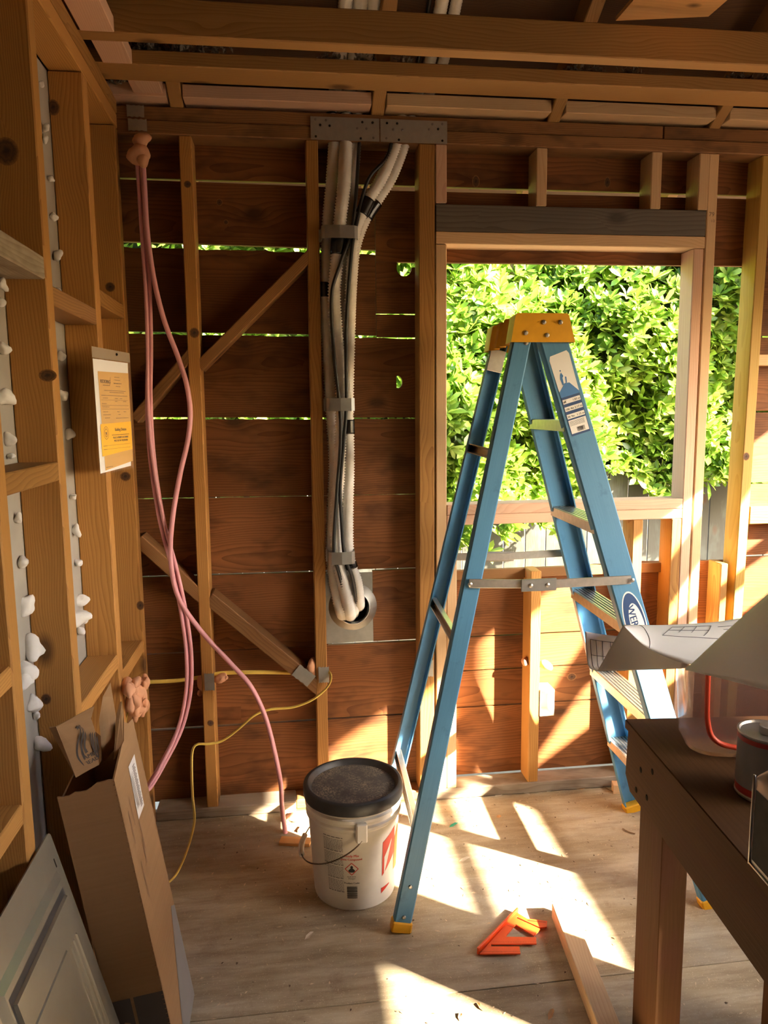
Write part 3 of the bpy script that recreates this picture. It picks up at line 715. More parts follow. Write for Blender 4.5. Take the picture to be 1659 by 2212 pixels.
bdir = (CAM - BC); A0 = atan2(bdir.y, bdir.x)
def wrapb(dr):
    def w(v):
        ph = A0 + v.x / .138; r = rb(v.y) + dr; return Vector((r * cos(ph), r * sin(ph), v.y))
    return w
LW = -.012
f = Flat()
yy_ = .246; i = 0
while yy_ > .06:
    sl = (.246 - yy_) * .0
    hh = .0022 if i % 9 else .0034
    f.words(-.098 + .01 * (i > 20), -.034, yy_, hh * .72, i + 5); yy_ -= .0047 if i % 9 else .0075; i += 1
f.build('fine_print', plain('ink_grey', (.13, .125, .12), .7), bk, TB, 0, wrapb(.0007))
RED = plain('print_red', (.62, .035, .02), .5); ORG = plain('print_orange', (.75, .26, .01), .5)
f = Flat(); f.text('Ready Mix', LW + .003, .186, .0105, 'CENTER', bold=.0003); f.text('Joint Compound', LW + .003, .1745, .0095, 'CENTER', bold=.0003)
for a_, b_ in (((-.02, 0), (0, .02)), ((0, .02), (.02, 0)), ((.02, 0), (0, -.02)), ((0, -.02), (-.02, 0))):
    f.line((LW + .003 + a_[0], .146 + a_[1]), (LW + .003 + b_[0], .146 + b_[1]), .0025)
f.build('red_print', RED, bk, TB, 0, wrapb(.0007))
f = Flat(); cx_, cz_ = LW + .003, .146
f.poly([(cx_ + .0042 * cos(q), cz_ + .006 + .005 * sin(q)) for q in [i * pi / 6 for i in range(12)]])
f.poly([(cx_ - .011, cz_ - .006), (cx_ - .006, cz_ - .0115), (cx_ + .006, cz_ - .0115), (cx_ + .011, cz_ - .006), (cx_ + .004, cz_ + .002), (cx_ - .004, cz_ + .002)])
f.words(cx_ - .014, cx_ + .012, .119, .0016, 3); f.text('Danger', cx_, .1115, .0075, 'CENTER')
f.text('Product Code:', cx_, .0955, .0082, 'CENTER', bold=.0003)
z_ = .0465
while z_ < .088: w = random.choice((.0007, .0012, .0018)); f.wrect(cx_ - .0165, z_, cx_ + .0165, z_ + w); z_ += w + .0011
f.build('black_print', INK, bk, TB, 0, wrapb(.0007))
def strip(pts, n=10):   # vertical-sided polygon cut into columns so that it wraps
    g = Flat()
    (xa, la_, ha), (xb, lb_, hb) = pts
    for i in range(n):
        s, t = i / n, (i + 1) / n
        x0, x1 = xa + (xb - xa) * s, xa + (xb - xa) * t
        g.poly([(x0, la_ + (lb_ - la_) * s), (x1, la_ + (lb_ - la_) * t), (x1, ha + (hb - ha) * t), (x0, ha + (hb - ha) * s)])
    return g
strip(((.092, .098, .212), (.150, .150, .242))).build('red_panel', RED, bk, TB, 0, wrapb(.0007))
strip(((.100, .10, .16), (.132, .20, .208))).build('white_flash', PAIL, bk, TB, 0, wrapb(.0010))
strip(((.152, .09, .20), (.19, .09, .24))).build('orange_panel', ORG, bk, TB, 0, wrapb(.0007))
strip(((.090, .040, .058), (.128, .056, .060))).build('red_corner', RED, bk, TB, 0, wrapb(.0007))
def bpt(s, z, dr): 
    q = A0 + s / .138; return BC + Vector(((rb(z) + dr) * cos(q), (rb(z) + dr) * sin(q), z))
for s in (.020, .020 - pi * .138):
    q = A0 + s / .138; ex_ = Vector((-sin(q), cos(q), 0)); P = bpt(s, .272, .010)
    ear = obox('handle_ear', bk, P, ex_, (0, 0, 1), (.034, .062, .022), PAIL, .004)
hs0 = bpt(.020, .250, .024); hs1 = bpt(.020 - pi * .138, .250, .024)
q_ = A0 + .020 / .138 - pi / 2; dm = Vector((cos(q_), sin(q_), 0))
path = []
for i in range(41):
    t = i / 40 * pi; q = A0 + .020 / .138 - t; R_ = .163 + .006 * sin(t)
    path.append(BC + Vector((R_ * cos(q), R_ * sin(q), .252 - .115 * sin(t) ** .8)))
tube('bail_handle', path, .0021, plain('wire_rust', (.16, .12, .09), .5, .8), bk, 8)
# plastic grip hanging on the far-left side of the wire
tube('handle_grip', path[19:27], .009, PAIL, bk, 10)
# ================================================================== layout square, stick, offcuts
SQM = plain('orange_plastic', (.80, .085, .012), .42, var=.08, vs=40); SQI = plain('square_marks', (.30, .02, .006), .6)
a = atZ(1035, 2062, .0); b = atZ(1119, 1976, .0); fx = (b - a).normalized(); fy = Vector((fx.y, -fx.x, 0)); Ls = (b - a).length
sq = empty('layout_square', a, 'orange plastic carpenter square lying on the sunlit floor beside the stick', 'tool')
zb_ = .007
MS = frame(a + Vector((0, 0, zb_)), fx, -fy)
MS = Matrix(((fx.x, fy.x, 0, a.x), (fx.y, fy.y, 0, a.y), (0, 0, 1, zb_), (0, 0, 0, 1)))
# outline in (along fence, away from fence); right triangle with finger-like bars
def toq(u, v): 
    P = atZ(u, v, zb_); d = P - a; return (d.dot(fx), d.dot(fy))
mn = [(1036, 2063), (1124, 2062), (1122, 2047), (1061, 2047), (1061, 2042), (1159, 2041), (1158, 2027), (1091, 2026), (1114, 1999), (1153, 2024), (1167, 2009), (1116, 1986), (1118, 1976), (1117, 1972)]
ol = [toq(*q) for q in mn]
sb = prism('square_plate', ol, .004, SQM, sq, MS)
ol2 = [toq(*q) for q in ((1117, 1974), (1139, 1987), (1182, 1992), (1181, 2005), (1166, 2006), (1118, 1984))]
prism('square_plate', ol2, .004, SQM, sq, MS)
obox('square_fence', sq, a + fx * (Ls / 2) + Vector((0, 0, .0105)) - fy * .003, fx, fy, (Ls + .006, .006, .021), SQM, .001)
f = Flat()
for i in range(34):
    t = i / 33; x0, y0 = toq(1040 + 82 * t, 2060); f.line((x0, y0), (x0 + (.004 if i % 4 else .007) * -fx.dot(Vector((1, 0, 0))) * .0 + .004, y0 - .002), .0009)
for i in range(26):
    t = i / 25; x0, y0 = toq(1095 + 60 * t, 2004 + 24 * t - 2); f.line((x0, y0), (x0 + .004, y0 + .002), .0009)
    x0, y0 = toq(1066 + 90 * t, 2039); f.line((x0, y0), (x0 + .0035, y0 - .002), .0008)
    x0, y0 = toq(1140 + 38 * t, 1990 + 4 * t); f.line((x0, y0), (x0 - .004, y0 + .003), .0008)
f.build('square_marks', SQI, sb, MS, .0045)['kind'] = 'stuff'
# stick (2x2)
p0 = atZ(1209, 1988, .0); p1 = Vector((1.20, -1.30, 0)); p0 = Vector((1.303, -.716, .0225)); p1 = Vector((1.236, -1.36, .0225))
stk = bar('lumber_stick', None, p0, p1, (1, 0, 0), .056, .045, NEW, .002); tag(stk, 'pale square lumber stick lying on the floor beside the orange square', 'lumber')
def off(name, p, d, L, W, H, mat, label, z=0):
    d = Vector(d); o = obox(name, None, Vector(p) + Vector((0, 0, H / 2 + z)), d, (-d.y, d.x, 0), (L, W, H), mat, .001); return tag(o, label, 'wood scrap')
off('wood_scrap', (.515, -.215, 0), (.94, -.22, 0), .11, .042, .012, PLY, 'flat orange wood offcut beside the bucket')
off('wood_scrap', (.575, -.155, 0), (.9, -.4, 0), .10, .035, .010, NEW, 'pale wood shim lying behind the bucket')
off('wood_scrap', (1.80, -.045, 0), (1, -.25, 0), .06, .04, .036, NEW, 'small pale wood block on the floor behind the ladder foot')
# ================================================================== workbench
TH = -.096; TO = Vector((1.287, -1.124, 0))
TBM = Matrix.Translation(TO) @ Matrix.Rotation(TH, 4, 'Z')
tb = empty('workbench', TO, 'rough plywood workbench with plank apron in the right foreground', 'workbench', M=TBM)
def tbox(name, xr, yr, zr, mat, c=.002, axis=None, parent=tb):
    d = [xr[1] - xr[0], yr[1] - yr[0], zr[1] - zr[0]]; ctr = Vector(((xr[0] + xr[1]) / 2, (yr[0] + yr[1]) / 2, (zr[0] + zr[1]) / 2))
    k = d.index(max(d)) if axis is None else axis
    ax = [(1, 0, 0), (0, 1, 0), (0, 0, 1)][k]; ey = [(0, 1, 0), (-1, 0, 0), (0, 1, 0)][k]; dd = [(d[0], d[1], d[2]), (d[1], d[0], d[2]), (d[2], d[1], d[0])][k]
    R3 = Matrix.Rotation(TH, 3, 'Z')
    return obox(name, parent, TBM @ ctr, R3 @ Vector(ax), R3 @ Vector(ey), dd, mat, c)
tbox('bench_top', (0, .44), (-1.25, 0), (.778, .8), BENCH, .002, 1)
MA = TBM @ Matrix(((0, 0, 1, .004), (1, 0, 0, 0), (0, 1, 0, 0), (0, 0, 0, 1)))
apron = prism('apron', [(-.012, .777), (-1.24, .777), (-1.24, .640), (-.035, .640), (-.004, .668)], .036, BENCH, tb, MA)
for (u, v) in ((1384, 1663), (1409, 1667), (1374, 1706), (1397, 1723)):
    d = _ray(u, v); n_ = TBM.to_3x3() @ Vector((1, 0, 0)); k = ((TBM @ Vector((.0038, 0, 0))) - CAM).dot(n_) / d.dot(n_)
    lathe('screw_head', [(0, .0004), (.004, .0009), (.0062, .0005), (.0068, 0)], DARKHOLE, apron, frame(CAM + d * k, TBM.to_3x3() @ Vector((0, 1, 0)), (0, 0, -1)), 10)
tbox('leg', (.041, .100), (-.135, -.006), (0, .777), BENCH, .002, 2)
tbox('leg', (.36, .42), (-.150, -.010), (0, .777), BENCH, .002, 2)
tbox('leg', (.041, .100), (-1.22, -1.08), (0, .777), BENCH, .002, 2)
tbox('leg', (.36, .42), (-1.22, -1.08), (0, .777), BENCH, .002, 2)
tbox('end_rail', (.041, .42), (-.175, -.137), (.65, .777), BENCH, .002, 0)
# ---- things on the bench
CLEAR, _n, _l, _p = newmat('clear_plastic'); _p.inputs['Base Color'].default_value = (.36, .21, .17, 1); _p.inputs['Roughness'].default_value = .12; _p.inputs['Alpha'].default_value = .36; _p.inputs['Specular IOR Level'].default_value = .6
def rrect(w, h, r, n=6):
    P = []
    for cx_, cy_, q0 in ((w / 2 - r, h / 2 - r, 0), (-w / 2 + r, h / 2 - r, pi / 2), (-w / 2 + r, -h / 2 + r, pi), (w / 2 - r, -h / 2 + r, 1.5 * pi)):
        P += [(cx_ + r * cos(q0 + i * pi / 2 / n), cy_ + r * sin(q0 + i * pi / 2 / n)) for i in range(n + 1)]
    return P
tubM = Matrix(((1, 0, 0, 1.495), (0, 1, 0, -1.285), (0, 0, 1, .8), (0, 0, 0, 1))) @ Matrix.Rotation(-.30, 4, 'Z')
tub = empty('storage_tub', (0, 0, 0), 'clear plastic tub with an orange red gasket line on the workbench', 'container', M=tubM)
bm = bmesh.new(); rings = []
for (w, h, z) in ((.272, .152, .001), (.280, .16, .006), (.300, .175, .175), (.304, .179, .185), (.297, .172, .185), (.276, .156, .01)):
    rings.append([bm.verts.new((x, y, z)) for x, y in rrect(w, h, .045)])
for A_, B_ in zip(rings, rings[1:]):
    for i in range(len(A_)): bm.faces.new((A_[i], A_[(i + 1) % len(A_)], B_[(i + 1) % len(A_)], B_[i]))
bm.faces.new(rings[0][::-1]); bm.faces.new(rings[-1])
bm_obj('tub_body', bm, CLEAR, tub, tubM, True)
GAS = plain('gasket_red', (.55, .055, .02), .45)
gp = [(-.118, .20), (-.116, .12), (-.112, .075), (-.100, .045), (-.070, .030), (0, .026), (.12, .025)]
gpath = catmull([tubM @ Vector((x, -.0865 + .02 * 0 - .004 * z_ / .1, z_)) for x, z_ in gp], 8)
tube('gasket', gpath, .0055, GAS, tub, 8)
CANM = plain('can_tin', (.34, .31, .28), .35, .8, var=.1); CANL = plain('can_label', (.20, .19, .18), .55, var=.1); CANR = plain('can_red', (.34, .02, .015), .45)
cM = Matrix.Translation((1.392, -1.482, .8))
can = empty('paint_can', (1.392, -1.482, .8), 'round tin can with a red band behind the flat solvent tin', 'can', M=cM)
lathe('can_body', [(0, .001), (.050, .001), (.0525, .003), (.0525, .006), (.051, .008), (.051, .118), (.0525, .12), (.0525, .123), (.049, .123), (.047, .119), (0, .119)], CANM, can, cM, 40)
lathe('can_label', [(.0513, .022), (.0513, .112)], CANL, can, cM, 40)
lathe('can_band', [(.0516, .108), (.0516, .117)], CANR, can, cM, 40); lathe('can_band', [(.0516, .009), (.0516, .022)], CANR, can, cM, 40)
lathe('can_cap', [(0, .135), (.014, .135), (.016, .133), (.016, .1195)], CANM, can, cM, 20)
tinM = TBM @ Matrix.Translation((.030, -.615, .8))
tin = empty('solvent_tin', (0, 0, 0), 'flat rectangular tin with a dark label and black cap on the bench edge', 'can', M=tinM)
# flat tin: faces -x (towards the left), shoulders slope to a small neck
bm = bmesh.new(); rr = []
for (w, h, z) in ((.058, .120, 0), (.060, .124, .003), (.060, .124, .145), (.056, .118, .150), (.034, .05, .186), (.030, .034, .190)):
    rr.append([bm.verts.new((x, y, z)) for x, y in rrect(w, h, .008 if z < .16 else .014, 3)])
for A_, B_ in zip(rr, rr[1:]):
    for i in range(len(A_)): bm.faces.new((A_[i], A_[(i + 1) % len(A_)], B_[(i + 1) % len(A_)], B_[i]))
bm.faces.new(rr[0][::-1]); bm.faces.new(rr[-1])
tinb = bm_obj('tin_body', bm, CANM, tin, tinM); autosmooth(tinb, 30)
TD = plain('tin_dark_label', (.016, .014, .013), .75, var=.5, vs=25, Specular_IOR_Level=.15)
mesh_obj('tin_label', [(-.0305, -.054, .012), (-.0305, .054, .012), (-.0305, .054, .128), (-.0305, -.054, .128)], [[0, 1, 2, 3]], TD, tin, tinM)
tube('tin_seam', [tinM @ Vector((-.030, .0615, z_)) for z_ in (.0, .05, .1, .148)], .0022, CANM, tin, 6)
tube('tin_seam', [tinM @ Vector((-.030, y_, .002)) for y_ in (-.06, 0, .0615)], .0022, CANM, tin, 6)
lathe('cap', [(0, .216), (.015, .216), (.017, .213), (.017, .189)], INK, tin, tinM, 20)
# ---- building plan sheets draped over the tub
PAP, n, l, p = newmat('plan_paper'); p.inputs['Base Color'].default_value = (.86, .845, .84, 1); p.inputs['Roughness'].default_value = .8; p.inputs['Specular IOR Level'].default_value = .2
tr = n.new('ShaderNodeBsdfTranslucent'); tr.inputs['Color'].default_value = (.62, .56, .48, 1); mx = n.new('ShaderNodeMixShader'); mx.inputs[0].default_value = .28
l.new(p.outputs[0], mx.inputs[1]); l.new(tr.outputs[0], mx.inputs[2]); l.new(mx.outputs[0], n['Material Output'].inputs['Surface'])
plan = empty('building_plan', (1.45, -1.3, .99), 'large curled paper plan sheets draped over the tub on the workbench', 'paper')
def sheet(name, rows, nu=10, nv=8, th=.0006):
    """rows: list of control rows of world points -> smooth patch"""
    R_ = [catmull(r_, nu) for r_ in rows]; cols = list(zip(*R_)); G = [catmull(list(c_), nv) for c_ in cols]
    a_, b_ = len(G), len(G[0]); V = [p_ for c_ in G for p_ in c_]; F = [[i * b_ + j, (i + 1) * b_ + j, (i + 1) * b_ + j + 1, i * b_ + j + 1] for i in range(a_ - 1) for j in range(b_ - 1)]
    o = mesh_obj(name, V, F, PAP, plan, None if False else Matrix.Identity(4), True)
    s_ = o.modifiers.new('thick', 'SOLIDIFY'); s_.thickness = th; s_.offset = 0
    return o, G
def PX(u, v, Y): return atY(u, v, Y)
# main sheet: far edge, middle, near edge; ridge at the left
top, G1 = sheet('sheet', [[PX(1353, 1350, -1.02), PX(1440, 1350, -1.03), PX(1540, 1344, -1.05), PX(1600, 1336, -1.06), PX(1700, 1330, -1.06)],
                          [PX(1347, 1351, -1.12), PX(1415, 1368, -1.13), PX(1520, 1374, -1.15), PX(1600, 1376, -1.16), PX(1710, 1370, -1.17)],
                          [PX(1349, 1354, -1.20), PX(1392, 1395, -1.22), PX(1440, 1420, -1.26), PX(1500, 1436, -1.30), PX(1640, 1440, -1.33)]])
# its curled end hanging down on the left, and the underside that shows
sheet('sheet', [[PX(1347, 1350, -1.12), PX(1385, 1385, -1.17), PX(1440, 1417, -1.22), PX(1490, 1436, -1.26)],
                [PX(1320, 1397, -1.13), PX(1372, 1420, -1.17), PX(1432, 1436, -1.21), PX(1490, 1441, -1.25)],
                [PX(1290, 1450, -1.14), PX(1360, 1448, -1.17), PX(1425, 1446, -1.20), PX(1490, 1443, -1.24)]])
fl_, G3 = sheet('sheet', [[PX(1264, 1364, -1.06), PX(1300, 1370, -1.04), PX(1352, 1376, -1.02)],
                [PX(1266, 1405, -1.07), PX(1302, 1410, -1.05), PX(1352, 1415, -1.03)],
                [PX(1272, 1440, -1.09), PX(1305, 1444, -1.07), PX(1352, 1446, -1.05)],
                [PX(1290, 1450, -1.138), PX(1318, 1449, -1.12), PX(1352, 1448, -1.11)]])
# near wing rising to the right
sheet('sheet', [[PX(1492, 1436, -1.34), PX(1560, 1372, -1.37), PX(1620, 1318, -1.40), PX(1720, 1230, -1.44)],
                [PX(1482, 1443, -1.36), PX(1560, 1410, -1.42), PX(1630, 1380, -1.48), PX(1730, 1340, -1.54)],
                [PX(1480, 1447, -1.37), PX(1555, 1465, -1.46), PX(1630, 1484, -1.54), PX(1735, 1510, -1.62)]])
PI_ = plain('plan_ink', (.07, .065, .075), .8)
def on_patch(G, s, t, up):
    a_, b_ = len(G) - 1, len(G[0]) - 1; i = min(int(s * a_), a_ - 1); j = min(int(t * b_), b_ - 1); fs, ft = s * a_ - i, t * b_ - j
    return (G[i][j] * (1 - fs) + G[i + 1][j] * fs) * (1 - ft) + (G[i][j + 1] * (1 - fs) + G[i + 1][j + 1] * fs) * ft + up
def ink(name, G, segs, up, w, parent):
    V = []; F = []
    for (s0, t0, s1, t1) in segs:
        pts = [on_patch(G, s0 + (s1 - s0) * k / 12, t0 + (t1 - t0) * k / 12, up) for k in range(13)]
        tube_geo(pts, w, 4, None, V, F)
    mesh_obj(name, V, F, PI_, parent, Matrix.Identity(4))
ink('printed_lines', G1, [(.08, .02, .3, .98), (.30, .15, .5, .15), (.30, .32, .5, .32), (.30, .15, .30, .55), (.5, .15, .5, .5), (.36, .15, .36, .4), (.42, .15, .42, .4), (.30, .55, .75, .55), (.55, .2, .9, .2), (.6, .3, .9, .3)], Vector((0, -.0006, .0007)), .0006, plan)
ink('printed_lines', G3, [(.15, .12, .98, .12), (.15, .12, .15, .92), (.15, .4, .98, .4), (.33, .12, .33, .92), (.5, .12, .5, .92), (.68, .12, .68, .92), (.85, .12, .85, .92), (.15, .92, .98, .92)], Vector((0, -.0012, .0)), .0006, plan)
# ================================================================== line-set hoses, straps, flange
def hosem():
    m, n, l, p = newmat('white_insulation'); tc = n.new('ShaderNodeTexCoord')
    a = noise(n, l, tc.outputs['Object'], 22, 4); c = ramp(n, l, a, [(.3, (.78, .74, .67)), (.7, (.92, .90, .86))])
    l.new(c, p.inputs['Base Color']); p.inputs['Roughness'].default_value = .55; return m
HOSE = hosem(); BLK = plain('black_rubber', (.014, .014, .015), .45); TAPE = plain('black_tape', (.012, .012, .013), .22)
def hose(name, pts, r, mat, label, cat, step=.005, rib=.13, group=None, seg=14, up=True):
    P = [atY(u, v, y) if len(q) == 3 else Vector(q[1]) for q in pts for (u, v, y) in ([q] if len(q) == 3 else [(0, 0, 0)])]
    path = resample(catmull(P, 12), step)
    rf = (lambda i, n: r * (1 + (rib if i % 2 else -rib))) if rib else r
    V, F = tube_geo(path, rf, seg)
    o = mesh_obj(name, V, F, mat, None, None, True); tag(o, label, cat, group); return o, path
UP = lambda x, y: ('w', (x, y, 2.56)); 
def w(x, y, z): return ('w', (x, y, z))
def wrap(name, host, path, i0, i1, r, mat=TAPE):
    return tube(name, path[i0:i1], r + .0032, mat, host, 14)
H1, P1 = hose('insulated_hose', [w(.745, -.60, 2.915), w(.74, -.32, 2.76), w(.728, -.06, 2.625), w(.712, .045, 2.56), (718, 246, .04), (722, 312, .03), (716, 400, .018), (708, 480, .025), (705, 560, .03), (703, 650, .03), (707, 750, .03), (714, 870, .03), (722, 1000, .028), (718, 1100, .028), (716, 1200, .025), (722, 1260, .022), (736, 1318, .03), (744, 1335, .13)],
             .0200, HOSE, 'white ribbed insulated hose at the left side of the bundle', 'hose')
H2, P2 = hose('insulated_hose', [w(.79, -.60, 2.92), w(.785, -.32, 2.765), w(.775, -.06, 2.63), w(.757, .045, 2.56), (747, 246, .04), (747, 312, .02), (743, 400, -.022), (734, 480, -.030), (728, 560, -.032), (722, 640, -.030), (729, 740, -.030), (736, 800, -.030), (738, 870, -.030), (734, 1000, -.030), (727, 1100, -.030), (729, 1200, -.028), (742, 1260, -.02), (754, 1320, .03), (757, 1332, .13)],
             .0215, HOSE, 'white insulated hose at the front middle of the bundle', 'hose')
H3, P3 = hose('insulated_hose', [w(.83, -.60, 2.915), w(.825, -.32, 2.76), w(.812, -.06, 2.625), w(.795, .045, 2.56), (771, 246, .04), (767, 312, .035), (760, 400, .022), (752, 480, .028), (744, 560, .03), (740, 650, .03), (745, 760, .03), (750, 870, .028), (750, 1000, .028), (746, 1100, .028), (745, 1200, .025), (756, 1260, .022), (762, 1315, .05), (764, 1325, .13)],
             .0195, HOSE, 'white ribbed hose at the back of the bundle beside the black cable', 'hose')
H4, P4 = hose('insulated_hose', [w(1.03, -.60, 2.915), w(1.03, -.32, 2.76), w(1.02, -.06, 2.625), w(.97, .045, 2.56), (868, 262, .035), (855, 316, .025), (824, 385, -.008), (797, 430, -.015), (776, 475, -.022), (764, 520, -.028), (758, 620, -.028), (755, 740, -.028), (752, 870, -.028), (754, 1000, -.028), (752, 1100, -.028), (754, 1200, -.026), (770, 1255, -.015), (776, 1300, .04), (775, 1312, .13)],
             .0190, HOSE, 'white ribbed hose that branches off the bundle to the right', 'hose')
H5, P5 = hose('insulated_hose', [w(1.075, -.60, 2.915), w(1.075, -.32, 2.76), w(1.065, -.06, 2.625), w(1.005, .045, 2.56), (886, 262, .035), (873, 316, .03), (846, 385, .012), (818, 430, .008), (792, 470, .006), (770, 530, .004), (762, 600, .002), (757, 700, .001), (754, 800, .0), (751, 874, .0)],
             .0165, HOSE, 'outer white hose of the branch curving to the right', 'hose')
B1, Q1 = hose('black_cable', [w(.86, -.60, 2.915), w(.855, -.32, 2.77), w(.84, -.06, 2.63), w(.82, .045, 2.56), (786, 246, .03), (776, 312, .01), (769, 420, -.034), (759, 500, -.045), (735, 570, -.062), (716, 640, -.058), (721, 760, -.062), (733, 870, -.062), (736, 950, -.062), (728, 1060, -.062), (721, 1190, -.06), (733, 1240, -.05), (750, 1310, .02), (754, 1318, .13)],
             .0062, BLK, 'thin black cable running down the front of the hose bundle', 'cable', .01, 0, seg=8)
B2, Q2 = hose('black_cable', [w(1.0, -.60, 2.915), w(.995, -.32, 2.77), w(.985, -.06, 2.63), w(.94, .045, 2.56), (852, 262, .03), (838, 335, .0), (800, 380, -.026), (783, 425, -.030), (772, 475, -.042), (760, 540, -.058), (748, 700, -.060), (748, 870, -.060), (743, 950, -.060), (735, 1050, -.060), (738, 1130, -.060), (744, 1200, -.058), (762, 1250, -.04), (770, 1300, .02), (770, 1310, .13)],
             .0062, BLK, 'thin black cable that follows the branching hose', 'cable', .01, 0, seg=8)
def near_i(path, v):  # index of the path point that shows at image row v
    def row(p): d = p - CAM; return 1106 - FPX * d.dot(_U) / d.dot(_F)
    return min(range(len(path)), key=lambda i: abs(row(path[i]) - v))
def tapew(host, path, v0, v1, r):
    i0, i1 = sorted((near_i(path, v0), near_i(path, v1))); wrap('tape_wrap', host, path, i0, i1 + 1, r)
tapew(H2, P2, 515, 548, .0228); tapew(H3, P3, 515, 546, .0212); tapew(H4, P4, 432, 466, .0205); tapew(H5, P5, 436, 470, .0195)
tapew(H1, P1, 610, 642, .0215); tapew(H4, P4, 908, 938, .0202); tapew(H4, P4, 1215, 1226, .0202); tapew(H1, P1, 228, 250, .0212); tapew(H2, P2, 232, 250, .0228); tapew(H3, P3, 232, 248, .0205)
def strap(v0, v1, xl, xr, label, yo):
    za = (atY(730, v0, yo).z); zb = (atY(730, v1, yo).z); zc = (za + zb) / 2; h = za - zb
    P = [(xl - .006, -.004), (xl, -.004), (xl + .002, yo + .012), (xl + .012, yo), ((xl + xr) / 2, yo - .004), (xr - .012, yo), (xr, yo + .012), (xr + .002, .05)]
    V = []; F = []
    for (x, y) in P: V += [(x, y, za), (x, y, zb)]
    for i in range(len(P) - 1): F.append([2 * i, 2 * i + 1, 2 * i + 3, 2 * i + 2])
    o = mesh_obj('metal_strap', V, F, STEEL); s = o.modifiers.new('thick', 'SOLIDIFY'); s.thickness = .0015; tag(o, label, 'strap'); return o
strap(486, 514, .660, .784, 'wide galvanized strap round the hose bundle beside the diagonal brace top', -.072)
strap(860, 888, .664, .764, 'galvanized strap holding the hose bundle at mid height', -.072)
strap(1193, 1220, .660, .756, 'galvanized strap just above the round metal flange', -.072)
FC = Vector((.757, .088, .770))
vf = empty('vent_flange', FC, 'round galvanized flange on a square plate where the hoses leave the wall', 'flange')
Mf = Matrix(((1, 0, 0, FC.x), (0, 0, -1, FC.y), (0, 1, 0, FC.z), (0, 0, 0, 1)))     # local z points into the room
def circ(r, n=40, e=1.0): return [(r * cos(2 * pi * i / n), r * e * sin(2 * pi * i / n)) for i in range(n)]
prism('flange_plate', [(-.112, -.143), (.078, -.140), (.076, .132), (-.112, .132)], .002, STEEL, vf, Mf, [circ(.060)])
lathe('flange_collar', [(.093, .002), (.090, .006), (.078, .014), (.068, .026), (.0625, .030), (.0605, .028), (.060, .0), (.060, -.22)], STEEL, vf, Mf, 48)
lathe('duct_end', [(0, -.22), (.061, -.22)], BLK, vf, Mf, 24)
# ================================================================== pink tubing and yellow cable
PINK = plain('pink_cable', (.76, .37, .42), .45, var=.1, vs=12); YCAB = plain('yellow_cable', (.82, .60, .13), .42, var=.08, vs=10); COPPER = plain('copper', (.55, .22, .10), .35, .9)
def cable(name, pts, r, mat, label, flat=None, seg=8, cat='cable', strands=None, step=.012):
    P = [atY(*q) if len(q) == 3 else Vector(q[1]) for q in pts]; path = resample(catmull(P, 10), step)
    o = empty(name, path[0], label, cat) if strands else None
    if strands:
        for k, (dx, dy) in enumerate(strands):
            tube('strand', [p + Vector((dx * cos(i * .02) - dy * sin(i * .02), dx * sin(i * .02) + dy * cos(i * .02), 0)) for i, p in enumerate(path)], r, mat, o, seg)
        return o, path
    V, F = tube_geo(path, r, seg, flat); o = mesh_obj(name, V, F, mat, None, None, True); tag(o, label, cat); return o, path
cable('pink_cable', [w(-.03, -.03, 2.64), (268, 190, .03), (284, 228, .045), (296, 262, .045), (300, 305, .02), (302, 340, -.03), (306, 400, -.045), (312, 500, -.055), (320, 640, -.06), (322, 760, -.06), (321, 840, -.06), (324, 930, -.06), (333, 1020, -.07), (352, 1130, -.08), (378, 1230, -.085), (398, 1330, -.09), (408, 1420, -.10), (405, 1500, -.13), (385, 1580, -.18), (345, 1660, -.26), (322, 1700, -.33), (300, 1740, -.42), w(.085, -.60, .16), w(.11, -.76, .016)], .0066, PINK,
      'thick pink cable bundle hanging in the corner and bending behind the cardboard box', strands=[(0, -.007), (.0088, .004), (-.0088, .004)])
cable('pink_cable', [w(.035, -.03, 2.64), (291, 190, .03), (298, 228, .045), (304, 262, .045), (305, 305, .02), (308, 340, -.035), (312, 400, -.056), (318, 500, -.07), (332, 600, -.075), (354, 690, -.075), (384, 770, -.075), (403, 830, -.08), (411, 890, -.08), (406, 950, -.085), (390, 1020, -.09), (374, 1110, -.10), (368, 1190, -.11), (376, 1260, -.11), (396, 1310, -.10), (440, 1370, -.08), (500, 1435, -.08), (540, 1480, -.085), (570, 1540, -.09), (590, 1610, -.10), (606, 1690, -.12), (609, 1740, -.13), (617, 1802, -.145)], .0085, PINK,
      'single pink cable looping past the stud and ending just above the floor', seg=10)
tube('cable_end', [atY(617, 1801, -.145), atY(619, 1811, -.145)], .004, COPPER, bpy.data.objects['pink_cable.001'])
cable('yellow_cable', [(318, 1474, .03), (328, 1473, .03), (380, 1470, .04), (440, 1462, .045), (480, 1454, .045), (560, 1452, .045), (640, 1453, .045), (680, 1452, .04), (700, 1448, .02), (713, 1455, -.01), (714, 1472, -.03), (700, 1492, -.03), (670, 1514, -.03), (630, 1528, -.028), (585, 1532, -.028), (550, 1545, -.03), (515, 1575, -.035), (480, 1600, -.035), (450, 1607, -.04), (425, 1608, -.045), (415, 1625, -.06), (414, 1670, -.10), (416, 1720, -.13), (420, 1770, -.17), (411, 1815, -.25), (396, 1858, -.33), (380, 1890, -.41), (362, 1908, -.46), ('w', tuple(atZ(330, 1936, .012))), ('w', tuple(atZ(296, 1960, .010)))], .0075, YCAB,
      'yellow flat electrical cable threaded through the studs and drooping to the floor', flat=.5)
cable('yellow_cable', [(292, 1492, -.16), (288, 1510, -.19), (282, 1528, -.23), (274, 1545, -.27), (270, 1570, -.32)], .006, YCAB, 'short yellow cable end poking out of the orange foam behind the box', flat=.5)
